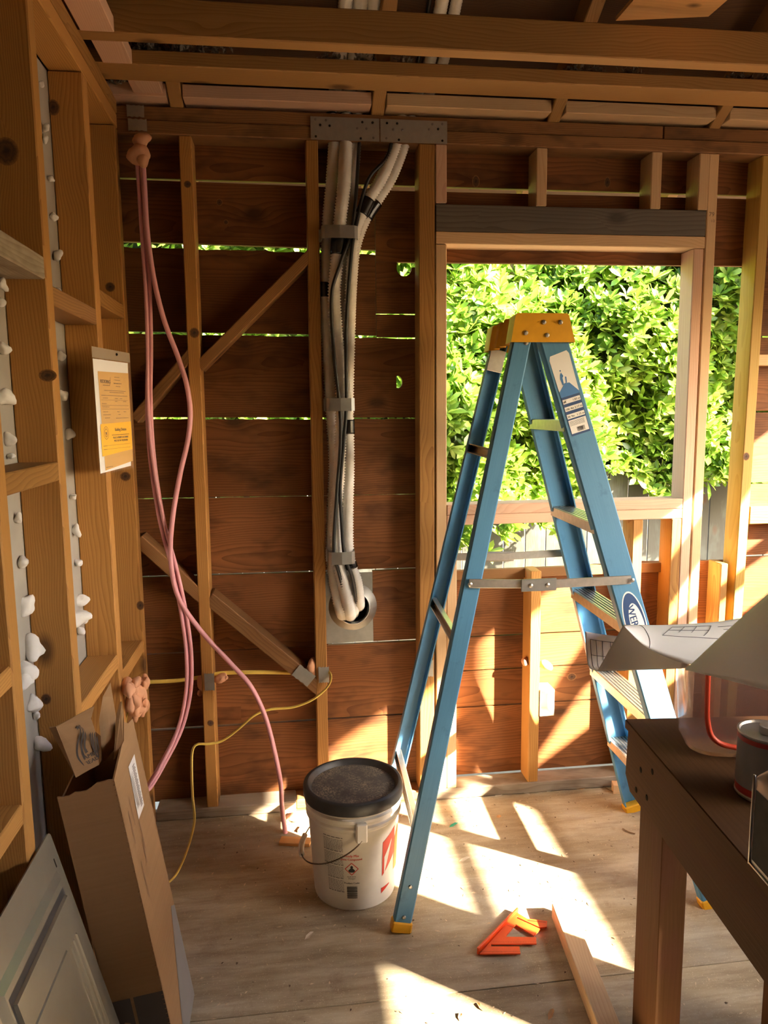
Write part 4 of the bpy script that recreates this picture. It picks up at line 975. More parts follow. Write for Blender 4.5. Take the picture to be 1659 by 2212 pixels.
# ================================================================== expanding foam
FOAM = plain('orange_foam', (.85, .44, .25), .7, var=.18, vs=60, bmp=.7)
def foam(name, parts, label, extra=0):
    rr_ = random.Random(3)
    for k in range(extra):
        u_, v_ = rr_.gauss(296, 9), rr_.gauss(1510, 17); a_ = rr_.uniform(.008, .02); parts.append((atX(u_, v_, .02 + rr_.uniform(0, .02)), (a_ * .7, a_ * 1.4, a_)))
    c = Vector(parts[0][0]); o = empty(name, c, label, 'foam'); 
    for i, (p, s) in enumerate(parts):
        me = blob_mesh('foam_lump', FOAM, i + len(label), 1, .7, 3)
        link(bpy.data.objects.new('foam_lump', me), o, Matrix.Translation(Vector(p)) @ Matrix.Rotation(i * 1.3, 4, 'X') @ Matrix.Diagonal((s[0], s[1], s[2], 1)))
    return o
foam('expanding_foam', [(atY(306, 304, -.045), (.030, .028, .022)), (atY(297, 335, -.05), (.032, .026, .024)), (atY(306, 345, -.06), (.016, .016, .02))], 'orange foam lump round the pink cables under the top plate')
foam('expanding_foam', [(atX(u, v, .016), (.018, a, b)) for u, v, a, b in ((286, 1492, .045, .030), (302, 1492, .035, .026), (293, 1508, .05, .030), (306, 1512, .045, .026), (284, 1516, .04, .024), (300, 1528, .05, .024), (312, 1524, .025, .016), (290, 1537, .035, .018), (275, 1482, .03, .014), (297, 1475, .02, .010))], 'burst of orange foam on the left wall stud above the cardboard box', extra=26)
foam('expanding_foam', [(atY(476, 1466, .03), (.020, .02, .017)), (atY(487, 1465, .02), (.007, .007, .006))], 'small orange foam lump at the right side of the second stud')
foam('expanding_foam', [(atY(434, 1476, .04), (.012, .016, .028)), (atY(431, 1497, .04), (.008, .01, .020))], 'orange foam drip at the left side of the second stud')
foam('expanding_foam', [(atY(672, 1440, .02), (.019, .02, .026))], 'orange foam lump above the brace end by the third stud')
foam('expanding_foam', [(atY(1133, 1429, .03), (.012, .02, .013)), (atY(1178, 1436, .035), (.024, .02, .024))], 'pale foam lump on the short stud above the electrical box')
foam('expanding_foam', [(Vector((.51, -.065, .013)), (.03, .022, .014)), (Vector((.485, -.07, .010)), (.014, .014, .010))], 'broken piece of orange foam on the floor behind the bucket')
# ================================================================== steel plates
PM = {}
def plate(label, u0, v0, u1, v1, Y=-.0035, th=.0022, rag=True, rot=0, ctr=None, dims=None, name='nail_plate'):
    if ctr is None: A = atY(u0, v0, Y); B = atY(u1, v1, Y); ctr = (A + B) / 2; dims = (abs(B.x - A.x), abs(A.z - B.z))
    a, b = dims[0] / 2, dims[1] / 2; n = 7; P = []
    for i in range(n): P += [(-a + 2 * a * i / n, -b + (.0025 if rag and i % 2 else 0))]
    P += [(a, -b)]
    for i in range(n): P += [(a - 2 * a * i / n, b - (.0025 if rag and i % 2 else 0))]
    P += [(-a, b)]
    M = Matrix(((1, 0, 0, ctr.x), (0, 0, -1, ctr.y), (0, 1, 0, ctr.z), (0, 0, 0, 1))) @ Matrix.Rotation(rot, 4, 'Z')
    o = prism(name, P, th, GSTEEL, None, M); return tag(o, label, 'metal plate'), M
plate('upper grey nail plate on the top plate above the pink cables', 273, 226, 312, 254, -.0045)
plate('lower grey nail plate on the top plate above the pink cables', 276, 256, 318, 284, -.0085)
plate('grey nail plate on the second stud beside the yellow cable', 441, 1455, 464, 1491)
plate('grey nail plate on the third stud where the yellow cable loops', 688, 1441, 711, 1474)
plate('tilted grey nail plate across the lower end of the diagonal brace', 0, 0, 0, 0, rot=radians(-40), ctr=atY(656, 1459, -.002), dims=(.075, .052))
plate('grey nail plate on the doubled stud left of the window behind the ladder', 916, 1426, 936, 1461)
for i, (u0, v0, u1, v1, lab) in enumerate(((670, 254, 820, 306, 'left half of the long grey steel tie plate over the hoses'), (821, 258, 966, 311, 'right half of the long grey steel tie plate over the hoses'))):
    A = atY(u0, v0, -.0065); B = atY(u1, v1, -.0065)
    A.z, B.z = 2.502, 2.4285
    o, M = plate(lab, 0, 0, 0, 0, rag=False, ctr=(A + B) / 2, dims=(abs(B.x - A.x) - .001, A.z - B.z), name='steel_tie_plate')
    r = random.Random(i + 3); W_ = abs(B.x - A.x) / 2
    for (x, y) in ((-.85, .8), (-.85, -.8), (-.72, .3), (-.45, .25), (.5, .7), (.8, .7), (.45, -.85), (.82, -.75), (.62, .1), (.35, .1), (-.55, .75)):
        if i: x = -x
        lathe('nail_head', [(0, .0012), (.0028, .001), (.0042, .0003), (.0042, 0)], NAIL if (x * 7 + y) % 1 > .35 else DARKHOLE, o, M @ Matrix.Translation((x * W_, y * .034, .0022)), 8)
# electrical box on the short stud
EB = plain('white_box_plastic', (.78, .74, .62), .45)
e0 = Vector((1.5095, .03, .372)); eb = empty('electrical_box', e0, 'white plastic electrical box fixed to the short stud under the window', 'box')
x0, x1, z0, z1, y0, y1 = 1.4775, 1.536, .318, .425, -.004, .075; t = .004
abox('box_side', eb, (x0, x0 + t), (y0, y1), (z0, z1), EB, .001); abox('box_side', eb, (x1 - t, x1), (y0, y1), (z0, z1), EB, .001)
abox('box_end', eb, (x0, x1), (y0, y1), (z0, z0 + t), EB, .001); abox('box_end', eb, (x0, x1), (y0, y1), (z1 - t, z1), EB, .001); abox('box_back', eb, (x0, x1), (y1 - t, y1), (z0, z1), EB, .001)
for z in (z0 + .005, z1 - .013): abox('screw_boss', eb, ((x0 + x1) / 2 - .006, (x0 + x1) / 2 + .006), (y0 - .001, y0 + .02), (z, z + .008), EB, .001)
# ================================================================== permit pouch on the left wall
VIN, n, l, p = newmat('clear_vinyl'); p.inputs['Base Color'].default_value = (.9, .87, .82, 1); p.inputs['Roughness'].default_value = .15; p.inputs['Alpha'].default_value = .06
PERM = plain('permit_tan', (.66, .38, .10), .6, var=.06, vs=12); PERY = plain('permit_yellow', (.98, .50, .0), .5); PAPW = plain('paper_white', (.80, .78, .77), .6); INKB = plain('ink_brown', (.10, .06, .03), .7); VTOP = plain('pouch_strip', (.42, .34, .25), .35, Alpha=.75)
cu, cv = (atX(192, 750, .012), atX(272, 760, .012))
q00 = Vector((.012, -.520, 1.345)); q10 = Vector((.014, -.300, 1.345)); 
pw, ph = .232, .350
# hangs a little off the wall, turned towards the room
ang = radians(24); pex = Vector((sin(ang), cos(ang), 0)); pey = Vector((.035, 0, .999))
pp = atX(217, 1018, .006); pp = Vector((-.006, -.545, 1.345))
def solve_pouch():
    best = None
    for iy in range(40):
        y = -.62 + iy * .01
        for ia in range(30):
            a_ = radians(-10 + ia * 3); e = Vector((sin(a_), cos(a_), 0)); o_ = Vector((.004, y, 1.35)); er = 0
            for (x, z, u, v) in ((0, 0, 214, 1019), (.225, 0, 288, 996), (0, .350, 192, 751), (.225, .350, 271, 762)):
                P = o_ + e * x + Vector((0, 0, z)); d = P - CAM; er += (829.5 + FPX * d.dot(_R) / d.dot(_F) - u) ** 2
            if best is None or er < best[0]: best = (er, y, a_)
    return best
er, py_, ang = solve_pouch()
pex = Vector((sin(ang), cos(ang), 0))
MP = frame(Vector((.006, py_, 1.345)), pex, (0.0, 0, 1))
if MP.to_3x3().col[2].x < 0: MP = MP
po = empty('permit_pouch', (0, 0, 0), 'clear vinyl pouch with an orange building permit pinned to the left wall stud', 'pouch', M=MP)
def card(name, P, z, mat, parent=po, nx=6):
    xs = sorted(set(q[0] for q in P)); f_ = Flat(); f_.poly(P); return f_.build(name, mat, parent, MP, z)
pw, ph = .225, .350
card('paper_sheet', [(.012, .004), (.20, .012), (.216, .318), (.008, .318)], .0015, PAPW)
pt = card('permit_sheet', [(.040, .010), (.212, .026), (.214, .288), (.030, .285)], .0022, PERM)
py = card('permit_card', [(.026, .050), (.212, .062), (.212, .145), (.026, .140)], .0030, PERY)
f = Flat(); f.text('REDDING', .040, .254, .0135, bold=.0004); f.line((.054, .248), (.094, .248), .0014); f.line((.094, .248), (.1, .272), .0016); f.build('permit_logo', INKB, pt, MP, .0026)
f = Flat()
for i, (a_, b_, y) in enumerate(((.125, .155, .272), (.122, .158, .264), (.118, .165, .254), (.13, .158, .246), (.06, .19, .233), (.09, .18, .228), (.042, .2, .219), (.05, .08, .212), (.12, .14, .211), (.15, .165, .211), (.12, .135, .203), (.17, .19, .203), (.042, .07, .196), (.042, .085, .187), (.046, .075, .173), (.13, .145, .173), (.17, .185, .173), (.046, .09, .165), (.135, .15, .165), (.055, .085, .156), (.12, .2, .155))): f.words(a_, b_, y, .0022 if i == 2 else .0014, i)
f.line((.04, .207), (.2, .207), .0006); f.line((.04, .192), (.205, .192), .0008); f.line((.04, .182), (.205, .182), .0008); f.words(.045, .085, .018, .0014, 77); f.build('permit_print', INKB, pt, MP, .0026)
f = Flat(); f.ring(.055, .115, .015, .018, .0012); f.ring(.055, .115, .009, .012, .0016); f.poly([(.051, .117), (.059, .117), (.055, .105)])
f.text('Building Division', .143, .119, .0125, 'CENTER', sx=.85, bold=.0003); f.words(.088, .195, .107, .0018, 3)
f.text('PLACE A PERMIT DOCUMENT', .142, .0975, .0078, 'CENTER', sx=.92, bold=.0004); f.text('MUST BE ON THE JOB SITE', .142, .0885, .0078, 'CENTER', sx=.92, bold=.0004)
f.line((.06, .079), (.2, .0795), .0006); f.line((.06, .069), (.2, .0695), .0006); f.words(.035, .057, .078, .0014, 5); f.words(.035, .057, .068, .0014, 6); f.build('card_print', INKB, py, MP, .0034)
card('pouch_film', [(.002, 0), (pw - .01, .006), (pw, ph - .03), (0, ph - .03)], .0045, VIN)
card('pouch_strip', [(0, ph - .03), (pw, ph - .03), (pw, ph - .002), (0, ph)], .0046, VTOP)
lathe('push_pin', [(0, .004), (.003, .0035), (.004, .001), (.004, 0)], DARKHOLE, po, MP @ Matrix.Translation((.14, ph - .012, .0048)), 8)
# ================================================================== cardboard box leaning on the left wall
def cardb(name, c1, c2):
    m, n, l, p = newmat(name); tc = n.new('ShaderNodeTexCoord'); a = noise(n, l, vmap(n, l, tc.outputs['Object'], (3, 3, 120)), 1.0, 3); b = noise(n, l, tc.outputs['Object'], 6, 4)
    c = mixc(n, l, a, c1, c2); c = mixc(n, l, mth(n, l, 'MULTIPLY', b, .3), c, [x * .6 for x in c2]); l.new(c, p.inputs['Base Color']); p.inputs['Roughness'].default_value = .8; p.inputs['Specular IOR Level'].default_value = .2
    return m
CB = cardb('cardboard', (.40, .24, .125), (.32, .185, .09)); CBP = plain('box_print', (.065, .05, .045), .7); CBG = plain('box_grey_print', (.22, .20, .19), .7); CBL = plain('box_line', (.26, .14, .07), .8)
# local frame: origin at the near right bottom edge on the floor; x towards the left wall, y away from the camera, z up the lean
bo = Vector((.2485, -1.123, 0)); lean_a = math.atan2(.1085, .732)
bex = Vector((-cos(lean_a), 0, -sin(lean_a))); bez = Vector((-sin(lean_a), 0, cos(lean_a))); bey = Vector((0, 1, 0))
BT, BW, BL = .122, .232, .745
lift = BT * sin(lean_a)
bo.z += lift
MB_ = Matrix(((bex.x, bey.x, bez.x, bo.x), (bex.y, bey.y, bez.y, bo.y), (bex.z, bey.z, bez.z, bo.z), (0, 0, 0, 1)))
cbx = empty('cardboard_box', (0, 0, 0), 'torn brown cardboard box leaning against the left wall', 'box', M=MB_)
def panel(name, P, nrm, th=.004, mat=CB, parent=cbx):
    """flat panel through 3D local points, thickened"""
    P = [Vector(q) for q in P]; n_ = Vector(nrm) * th; k = len(P)
    V = P + [q + n_ for q in P]; F = [list(range(k))[::-1], list(range(k, 2 * k))] + [[i, (i + 1) % k, k + (i + 1) % k, k + i] for i in range(k)]
    o = mesh_obj(name, V, F, mat, parent, MB_); fixn(o.data); return o
def rag2(a, b, amp, n, seed, ax):
    r = random.Random(seed); a, b = Vector(a), Vector(b); out = []
    for i in range(n + 1):
        p_ = a.lerp(b, i / n); p_[ax] += r.uniform(-amp, amp) if 0 < i < n else 0; out.append(p_)
    return out
side = panel('side_panel', [(0, 0, 0), (BT, 0, 0)] + rag2((BT, 0, .715), (0, 0, .728), .006, 10, 4, 2), (0, 1, 0))
zig = [(0, 0 + (.0018 if i % 2 else -.0012), .728 * i / 120) for i in range(121)]
face = panel('face_panel', [(0, BW, 0)] + [(0, BW + (.0016 if i % 2 else -.001), BL * 1.03 * i / 60) for i in range(61)] + [(0, BW * .80, .775), (0, BW * .62, .80), (0, BW * .55, .765), (0, BW * .25, .745), (0, .0, .728)] + zig[::-1], (1, 0, 0))
panel('back_panel', [(BT - .004, 0, 0), (BT - .004, BW, 0), (BT - .004, BW, .72), (BT - .004, 0, .70)], (1, 0, 0))
panel('far_panel', [(0, BW - .004, 0), (BT, BW - .004, 0), (BT, BW - .004, .74), (0, BW - .004, .74)], (0, 1, 0))
panel('bottom_panel', [(0, 0, 0), (BT, 0, 0), (BT, BW, 0), (0, BW, 0)], (0, 0, 1))
# torn flap folded up with the printed flag mark, facing the camera
def toBox(u, v, Y): return MB_.inverted() @ atY(u, v, Y)
fq = [toBox(*q) for q in ((164, 1680, -1.111), (121, 1570, -1.102), (204, 1525, -1.066), (197, 1552, -1.069), (206, 1580, -1.072), (218, 1590, -1.078), (219, 1643, -1.090), (214, 1652, -1.090), (195, 1662, -1.099))]
nf = (fq[1] - fq[0]).cross(fq[2] - fq[0]).normalized(); nf = nf if (MB_.to_3x3() @ nf).y > 0 else -nf
flap = panel('torn_flap', fq, nf)
flap2 = panel('torn_flap', [toBox(*q) for q in ((164, 1680, -1.108), (106, 1572, -1.090), (121, 1570, -1.105))] , (0, 1, 0), .003)
fl3 = panel('torn_flap', [toBox(*q) for q in ((222, 1650, -1.000), (214, 1555, -1.000), (222, 1505, -0.988), (238, 1475, -0.976), (243, 1506, -0.964), (250, 1550, -0.964), (246, 1620, -0.976))], (0, 1, 0), .003)
fl4 = panel('torn_flap', [toBox(*q) for q in ((248, 1640, -1.036), (255, 1540, -1.012), (263, 1515, -1.006), (268, 1545, -1.006), (268, 1600, -1.024))], (1, 0, 0), .003)
# flag mark on the flap
A_, B_, C_ = (MB_ @ fq[0]), (MB_ @ fq[1]), (MB_ @ fq[2])
fex = (C_ - B_).normalized(); fey = (B_ - A_); MF = frame(A_, fex, fey - fex * fey.dot(fex)); 
if (MF.to_3x3().col[2]).y > 0: MF = frame(A_, fex, fey - fex * fey.dot(fex)) @ Matrix.Scale(1, 4)
def fp(u, v):
    d = _ray(u, v); n_ = MF.to_3x3().col[2]; k = (A_ - CAM).dot(n_) / d.dot(n_); q = MF.inverted() @ (CAM + d * k); return (q.x, q.y)
def px(cx, cy): return (90 + cx * .14467, 1450 + cy * .14467)
f = Flat()
def band(c0, c1):
    n = 12; a_ = catmull([Vector((*fp(*px(*q)), 0)) for q in c0], n); b_ = catmull([Vector((*fp(*px(*q)), 0)) for q in c1], n)
    for i in range(len(a_) - 1): f.poly([a_[i][:2], a_[i + 1][:2], b_[i + 1][:2], b_[i][:2]])
band([(545, 795), (572, 900), (515, 1120), (535, 1300), (690, 1468)], [(552, 800), (590, 900), (545, 1120), (560, 1290), (690, 1465)])
band([(552, 798), (610, 900), (575, 1080), (590, 1210), (632, 1320)], [(565, 803), (632, 910), (605, 1080), (618, 1190), (650, 1270)])
band([(565, 800), (640, 890), (628, 1040), (632, 1150), (655, 1230)], [(575, 805), (660, 930), (655, 1060), (658, 1140), (690, 1200)])
for k, (x, y0, y1) in enumerate(((725, 905, 1240), (755, 900, 1290), (790, 900, 1290), (825, 960, 1270))): band([(x - 12, y0 + 40), (x + 10, (y0 + y1) / 2), (x + 70 - k * 6, y1)], [(x + 4, y0), (x + 28, (y0 + y1) / 2), (x + 82 - k * 6, y1 - 20)])
c_ = Vector(fp(*px(538, 840))); st_ = [(c_.x + (.0055 if i % 2 == 0 else .0022) * cos(pi / 2 + i * pi / 5), c_.y + (.0055 if i % 2 == 0 else .0022) * sin(pi / 2 + i * pi / 5)) for i in range(10)]; f.poly(st_)
f.build('flag_print', CBP, flap, MF, .0012)
f = Flat()
ta = Vector(fp(*px(640, 1325))); tdx = (Vector(fp(*px(760, 1262))) - ta); ang_ = atan2(tdx.y, tdx.x)
f.text('AMER', 0, 0, .0122, bold=.0004); f.text('BEAUT', -.002, -.0125, .0122, bold=.0004); f.text('K', .008, .0135, .0085, bold=.0003)
f.build('flag_lettering', CBP, flap, MF @ Matrix.Translation((ta.x, ta.y, 0)) @ Matrix.Rotation(ang_, 4, 'Z'), .0013)
# print on the broad face (local y across, z up)
MFc = MB_ @ Matrix(((0, 0, -1, 0), (1, 0, 0, 0), (0, 1, 0, 0), (0, 0, 0, 1)))
if True:
    f = Flat(); f.poly([(.100, .575), (.165, .575), (.178, .70), (.112, .70)]); slb = f.build('shipping_label', PAPW, face, MFc, .0010)
    f = Flat()
    for i in range(20): f.rect(.138, .585 + i * .0052, .156 + .003 * (i % 3), .585 + i * .0052 + .003)
    for i in range(5): f.rect(.110 + i * .0045, .595, .1115 + i * .0045, .68 - .01 * (i % 2))
    f.build('label_print', CBG, slb, MFc, .0014)
    f = Flat()
    for (x, y0, y1) in ((.04, .55, .63), (.10, .50, .57), (.09, .47, .53), (.05, .41, .50), (.065, .58, .65)): f.rect(x, y0, x + .006, y1)
    for (x0, y0, x1, y1) in ((.035, .45, .10, .53), (.06, .32, .16, .45), (.09, .20, .18, .30)):
        f.line((x0, y0), (x0, y1), .001); f.line((x1, y0), (x1, y1), .001); f.line((x0, y0), (x1, y0), .001); f.line((x0, y1), (x1, y1), .001)
        for k in range(5): f.line((x0 + .01, y0 + (k + 1) * (y1 - y0) / 6), (x1 - .01, y0 + (k + 1) * (y1 - y0) / 6), .0008)
    f.build('box_lines', CBL, face, MFc, .0009)
    f = Flat(); f.poly([(.055, .0), (BW, .0), (BW, .26), (.20, .28)]); f.build('grey_print', CBG, face, MFc, .0008)
MSd = MB_ @ Matrix(((-1, 0, 0, BT), (0, 0, -1, 0), (0, 1, 0, 0), (0, 0, 0, 1)))
f = Flat(); f.rect(.0, .10, .050, .215); f.rect(.057, .10, BT, .215); f.build('dark_print', CBP, side, MSd, .0008)
f = Flat(); f.text('S', 0, 0, .075, bold=.002); f.build('side_lettering', CB, side, MSd @ Matrix.Translation((.042, .125, 0)) @ Matrix.Rotation(pi / 2, 4, 'Z'), .0012)
# ================================================================== grey panel cover leaning in front of the box
PG = plain('panel_grey', (.31, .285, .225), .27, .45, var=.05, vs=14); PGD = plain('panel_shadow_gap', (.03, .03, .03), .6)
la_ = math.atan2(.160, .643); po_ = Vector((.166, -1.142, .0)); 
cex = Vector((0, 1, 0)); cez = Vector((-sin(la_), 0, cos(la_)))      # x towards the camera, y up the lean
MC = frame(po_, cex, cez)
cv_ = empty('panel_cover', (0, 0, 0), 'grey steel breaker panel cover leaning in the lower left corner', 'panel', M=MC)
if MC.to_3x3().col[2].x < 0: raise RuntimeError('cover faces the wall')
CH, CWd = .662, .40
def rpoly(x0, y0, x1, y1, r, n=5):
    w_, h_ = x1 - x0, y1 - y0; return [(x + (x0 + x1) / 2, y + (y0 + y1) / 2) for x, y in rrect(w_, h_, r, n)]
prism('cover_sheet', rpoly(-CWd, 0, 0, CH, .012), .003, PG, cv_, MC)
# raised tray and the inset door with pressed ridges
def tray(name, x0, y0, x1, y1, h, bev, z, mat, parent):
    x0, x1 = -x1, -x0
    V = [(x0, y0, z), (x1, y0, z), (x1, y1, z), (x0, y1, z), (x0 + bev, y0 + bev, z + h), (x1 - bev, y0 + bev, z + h), (x1 - bev, y1 - bev, z + h), (x0 + bev, y1 - bev, z + h)]
    F = [[4, 5, 6, 7], [0, 1, 5, 4], [1, 2, 6, 5], [2, 3, 7, 6], [3, 0, 4, 7]]; o = mesh_obj(name, V, F, mat, parent, MC); fixn(o.data); return o
tray('raised_frame', .030, .01, .37, .588, .010, .014, .003, PG, cv_)
mesh_obj('door_gap', [(-.35, .03, .0133), (-.05, .03, .0133), (-.05, .560, .0133), (-.35, .560, .0133)], [[0, 1, 2, 3]], PGD, cv_, MC)
dr = tray('cover_door', .054, .03, .345, .545, .006, .003, .0134, PG, cv_)
for (x, y0, y1) in ((.076, .25, .47), (.094, .23, .47), (.112, .05, .47)): tray('door_ridge', x, y0, x + .006, y1, .003, .0028, .0192, PG, dr)
tray('door_ridge', .135, .472, .33, .478, .003, .0028, .0192, PG, dr)
tray('door_latch', .072, .135, .108, .215, .004, .003, .0192, PGD, dr); tray('latch_plate', .078, .141, .102, .205, .004, .002, .0225, PG, dr)
mesh_obj('keyhole_slot', [(-.027, .592, .0035), (-.022, .592, .0035), (-.022, .612, .0035), (-.027, .612, .0035)], [[0, 1, 2, 3]], DARKHOLE, cv_, MC)
# ================================================================== insulation fluff, leaves, twigs
WOOL = plain('grey_wool', (.34, .31, .26), .95, var=.3, vs=90)
def fluff(label, pts, seed, s0, fl=True):
    r = random.Random(seed); V = []; F = []
    for P in pts:
        for k in range(140):
            d = Vector((r.gauss(0, 1), r.gauss(0, .7), r.gauss(0, .45))) * s0; a = Vector((r.gauss(0, 1), r.gauss(0, 1), r.gauss(0, 1))).normalized(); b = a.orthogonal().normalized(); s = r.uniform(.004, .012)
            c = len(V); p = P + d; V += [p - a * s, p + b * s * .6, p + a * s, p - b * s * .5 + Vector((0, 0, s * .4))]; F += [[c, c + 1, c + 2], [c, c + 2, c + 3]]
    o = mesh_obj('insulation_fluff', V, F, WOOL); tag(o, label, 'insulation', kind='stuff'); return o
fluff('grey wool insulation tufts on the flat tie at upper left', [Vector((x, -.20 + .03 * (i % 2), 2.612)) for i, x in enumerate((.13, .18, .24, .28, .33))], 1, .022)
fluff('grey wool tufts behind the joists near the hoses', [Vector((x, -.19, 2.603)) for x in (.70, .80, .93)], 2, .016)
fluff('grey wool tufts behind the joists above the window header', [Vector((x, -.19, 2.603)) for x in (1.48, 1.55, 1.68)], 3, .016)
fluff('grey wool tufts behind the joists at upper right', [Vector((x, -.19, 2.603)) for x in (2.05, 2.16)], 4, .016)
fluff('grey wool tuft on the plywood offcut edge', [Vector((1.58, -.52, 2.70))], 5, .016)
fluff('grey wool behind the pink cables at the top left corner', [Vector((.02, -.05, 2.575))], 6, .02)
LEAFB = plain('dry_leaf', (.50, .26, .10), .8, var=.2, vs=50); LEAFP = plain('pale_leaf', (.55, .46, .34), .8, var=.2, vs=50); GRN = plain('green_scrap', (.02, .28, .16), .6); TW = plain('twig_brown', (.20, .12, .06), .8)
def dleaf(p, L, W_, a, mat, label, name='dry_leaf'):
    V = [(-L / 2, 0, .001), (-L / 6, W_ / 2, .004), (L / 4, W_ / 2.4, .006), (L / 2, 0, .002), (L / 4, -W_ / 2.2, .005), (-L / 6, -W_ / 2, .001), (0, 0, .0015)]
    F = [[0, 6, 1], [1, 6, 2], [2, 6, 3], [3, 6, 4], [4, 6, 5], [5, 6, 0]]
    o = mesh_obj(name, V, F, mat, None, Matrix.Translation(Vector((p.x, p.y, 0))) @ Matrix.Rotation(a, 4, 'Z')); tag(o, label, 'leaf'); return o
dleaf(atZ(1257, 1702), .055, .026, .3, LEAFB, 'orange dry leaf on the floor by the bottom plate')
dleaf(atZ(1185, 1706), .045, .024, 1.0, LEAFP, 'crumpled pale leaf on the floor left of the orange leaf')
dleaf(atZ(1135, 1712), .05, .025, 2.0, LEAFP, 'curled pale leaf on the floor below the short stud')
dleaf(atZ(1078, 1716), .05, .028, .7, LEAFP, 'flat pale leaf on the floor near the wall left of the others')
dleaf(atZ(1078, 1765), .022, .014, .2, LEAFB, 'small brown leaf at the edge of the sunlit patch')
dleaf(atZ(1004, 1857), .05, .012, .35, LEAFP, 'pale wood shaving in the sunlit patch by the ladder', 'wood_shaving')
dleaf(atZ(980, 1783), .045, .012, .5, GRN, 'small green plastic scrap on the floor behind the ladder leg', 'green_scrap')
dleaf(atZ(668, 2022), .04, .012, .8, LEAFP, 'curled pale shaving on the floor in front of the bucket', 'wood_shaving')
dleaf(atZ(1037, 2176), .03, .010, 1.9, LEAFB, 'dark curled chip in the sunlit patch at bottom centre', 'wood_chip')
dleaf(atZ(994, 2198), .026, .010, 1.2, LEAFB, 'dark chip on the floor at the bottom edge of the sunlit patch', 'wood_chip')
dleaf(atZ(1190, 2192), .04, .012, .9, LEAFB, 'brown shaving on the floor left of the stick end', 'wood_shaving')
for k, (q, lab) in enumerate((([(1180, 1703), (1210, 1703), (1235, 1697)], 'thin dry twig lying along the bottom plate'), ([(1292, 1690), (1310, 1703), (1328, 1712)], 'dark twig beside the small wood block'), ([(1345, 1790), (1358, 1797), (1372, 1801)], 'pale twig on the floor below the bench apron'))):
    cable('twig', [('w', tuple(atZ(u, v, .004))) for u, v in q], .0022, TW, lab, cat='twig', seg=5)
# sawdust and chips
r = random.Random(5); V = []; F = []
for k in range(700):
    x = r.uniform(.1, 2.3); y = -abs(r.gauss(0, .55)) - .01 if r.random() < .55 else r.uniform(-1.6, 0)
    s = r.uniform(.001, .0042); a = r.uniform(0, pi); c = len(V); dx, dy = cos(a) * s * r.uniform(1, 3), sin(a) * s * r.uniform(1, 3); ex_, ey_ = -sin(a) * s * .6, cos(a) * s * .6
    V += [(x - dx, y - dy, .0008), (x + ex_, y + ey_, .0022), (x + dx, y + dy, .001), (x - ex_, y - ey_, .0008)]; F.append([c, c + 1, c + 2, c + 3])
o = mesh_obj('sawdust', V, F, plain('sawdust', (.58, .44, .28), .9, var=.3, vs=6)); tag(o, 'pale sawdust and wood chips strewn over the floor', 'sawdust', kind='stuff')

r = random.Random(15); V = []; F = []
for k in range(260):
    x = r.uniform(.25, 2.1); y = -abs(r.gauss(0, .35)) - .02 if r.random() < .5 else r.uniform(-1.3, -.05); s = r.uniform(.0015, .006); a = r.uniform(0, pi); c = len(V); h = r.uniform(.001, .004)
    V += [(x - cos(a) * s, y - sin(a) * s, .0006), (x - sin(a) * s * .5, y + cos(a) * s * .5, h), (x + cos(a) * s, y + sin(a) * s, .0006), (x + sin(a) * s * .5, y - cos(a) * s * .5, .0008)]; F.append([c, c + 1, c + 2, c + 3])
o = mesh_obj('floor_debris', V, F, plain('debris_brown', (.10, .06, .035), .9, var=.4, vs=9)); tag(o, 'tiny dark bits of bark and dirt on the floor', 'debris', kind='stuff')
# ================================================================== outside: fence and hedge
fn = empty('board_fence', (1.5, 1.95, -.16), 'weathered grey board fence behind the hedge outside the window', 'fence')
x = -1.5; i = 0
while x < 4.8:
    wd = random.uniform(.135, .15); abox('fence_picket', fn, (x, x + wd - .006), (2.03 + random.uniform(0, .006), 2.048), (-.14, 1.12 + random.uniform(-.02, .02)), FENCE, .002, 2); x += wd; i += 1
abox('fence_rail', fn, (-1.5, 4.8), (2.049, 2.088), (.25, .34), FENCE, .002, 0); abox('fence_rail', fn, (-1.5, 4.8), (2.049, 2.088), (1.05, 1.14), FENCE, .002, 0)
def leafm():
    m, n, l, p = newmat('hedge_leaf'); ge = n.new('ShaderNodeNewGeometry'); ri = ge.outputs['Random Per Island']
    oi = n.new('ShaderNodeObjectInfo'); k = mth(n, l, 'FRACT', mth(n, l, 'ADD', ri, mth(n, l, 'MULTIPLY', oi.outputs['Random'], .77)))
    c = ramp(n, l, k, [(0, (.06, .14, .02)), (.35, (.15, .28, .035)), (.7, (.28, .41, .06)), (1, (.42, .50, .13))])
    l.new(c, p.inputs['Base Color']); p.inputs['Roughness'].default_value = .34; p.inputs['Specular IOR Level'].default_value = .5
    tr = n.new('ShaderNodeBsdfTranslucent'); l.new(mixc(n, l, .4, c, (.45, .65, .06)), tr.inputs['Color']); mx = n.new('ShaderNodeMixShader'); mx.inputs[0].default_value = .38
    l.new(p.outputs[0], mx.inputs[1]); l.new(tr.outputs[0], mx.inputs[2]); l.new(mx.outputs[0], n['Material Output'].inputs['Surface']); return m
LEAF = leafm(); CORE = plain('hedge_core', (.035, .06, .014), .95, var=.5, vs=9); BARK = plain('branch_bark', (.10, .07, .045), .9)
hg = empty('hedge', (1.6, 2.2, -.16), 'tall sunlit leafy green hedge filling the view through the window', 'hedge')
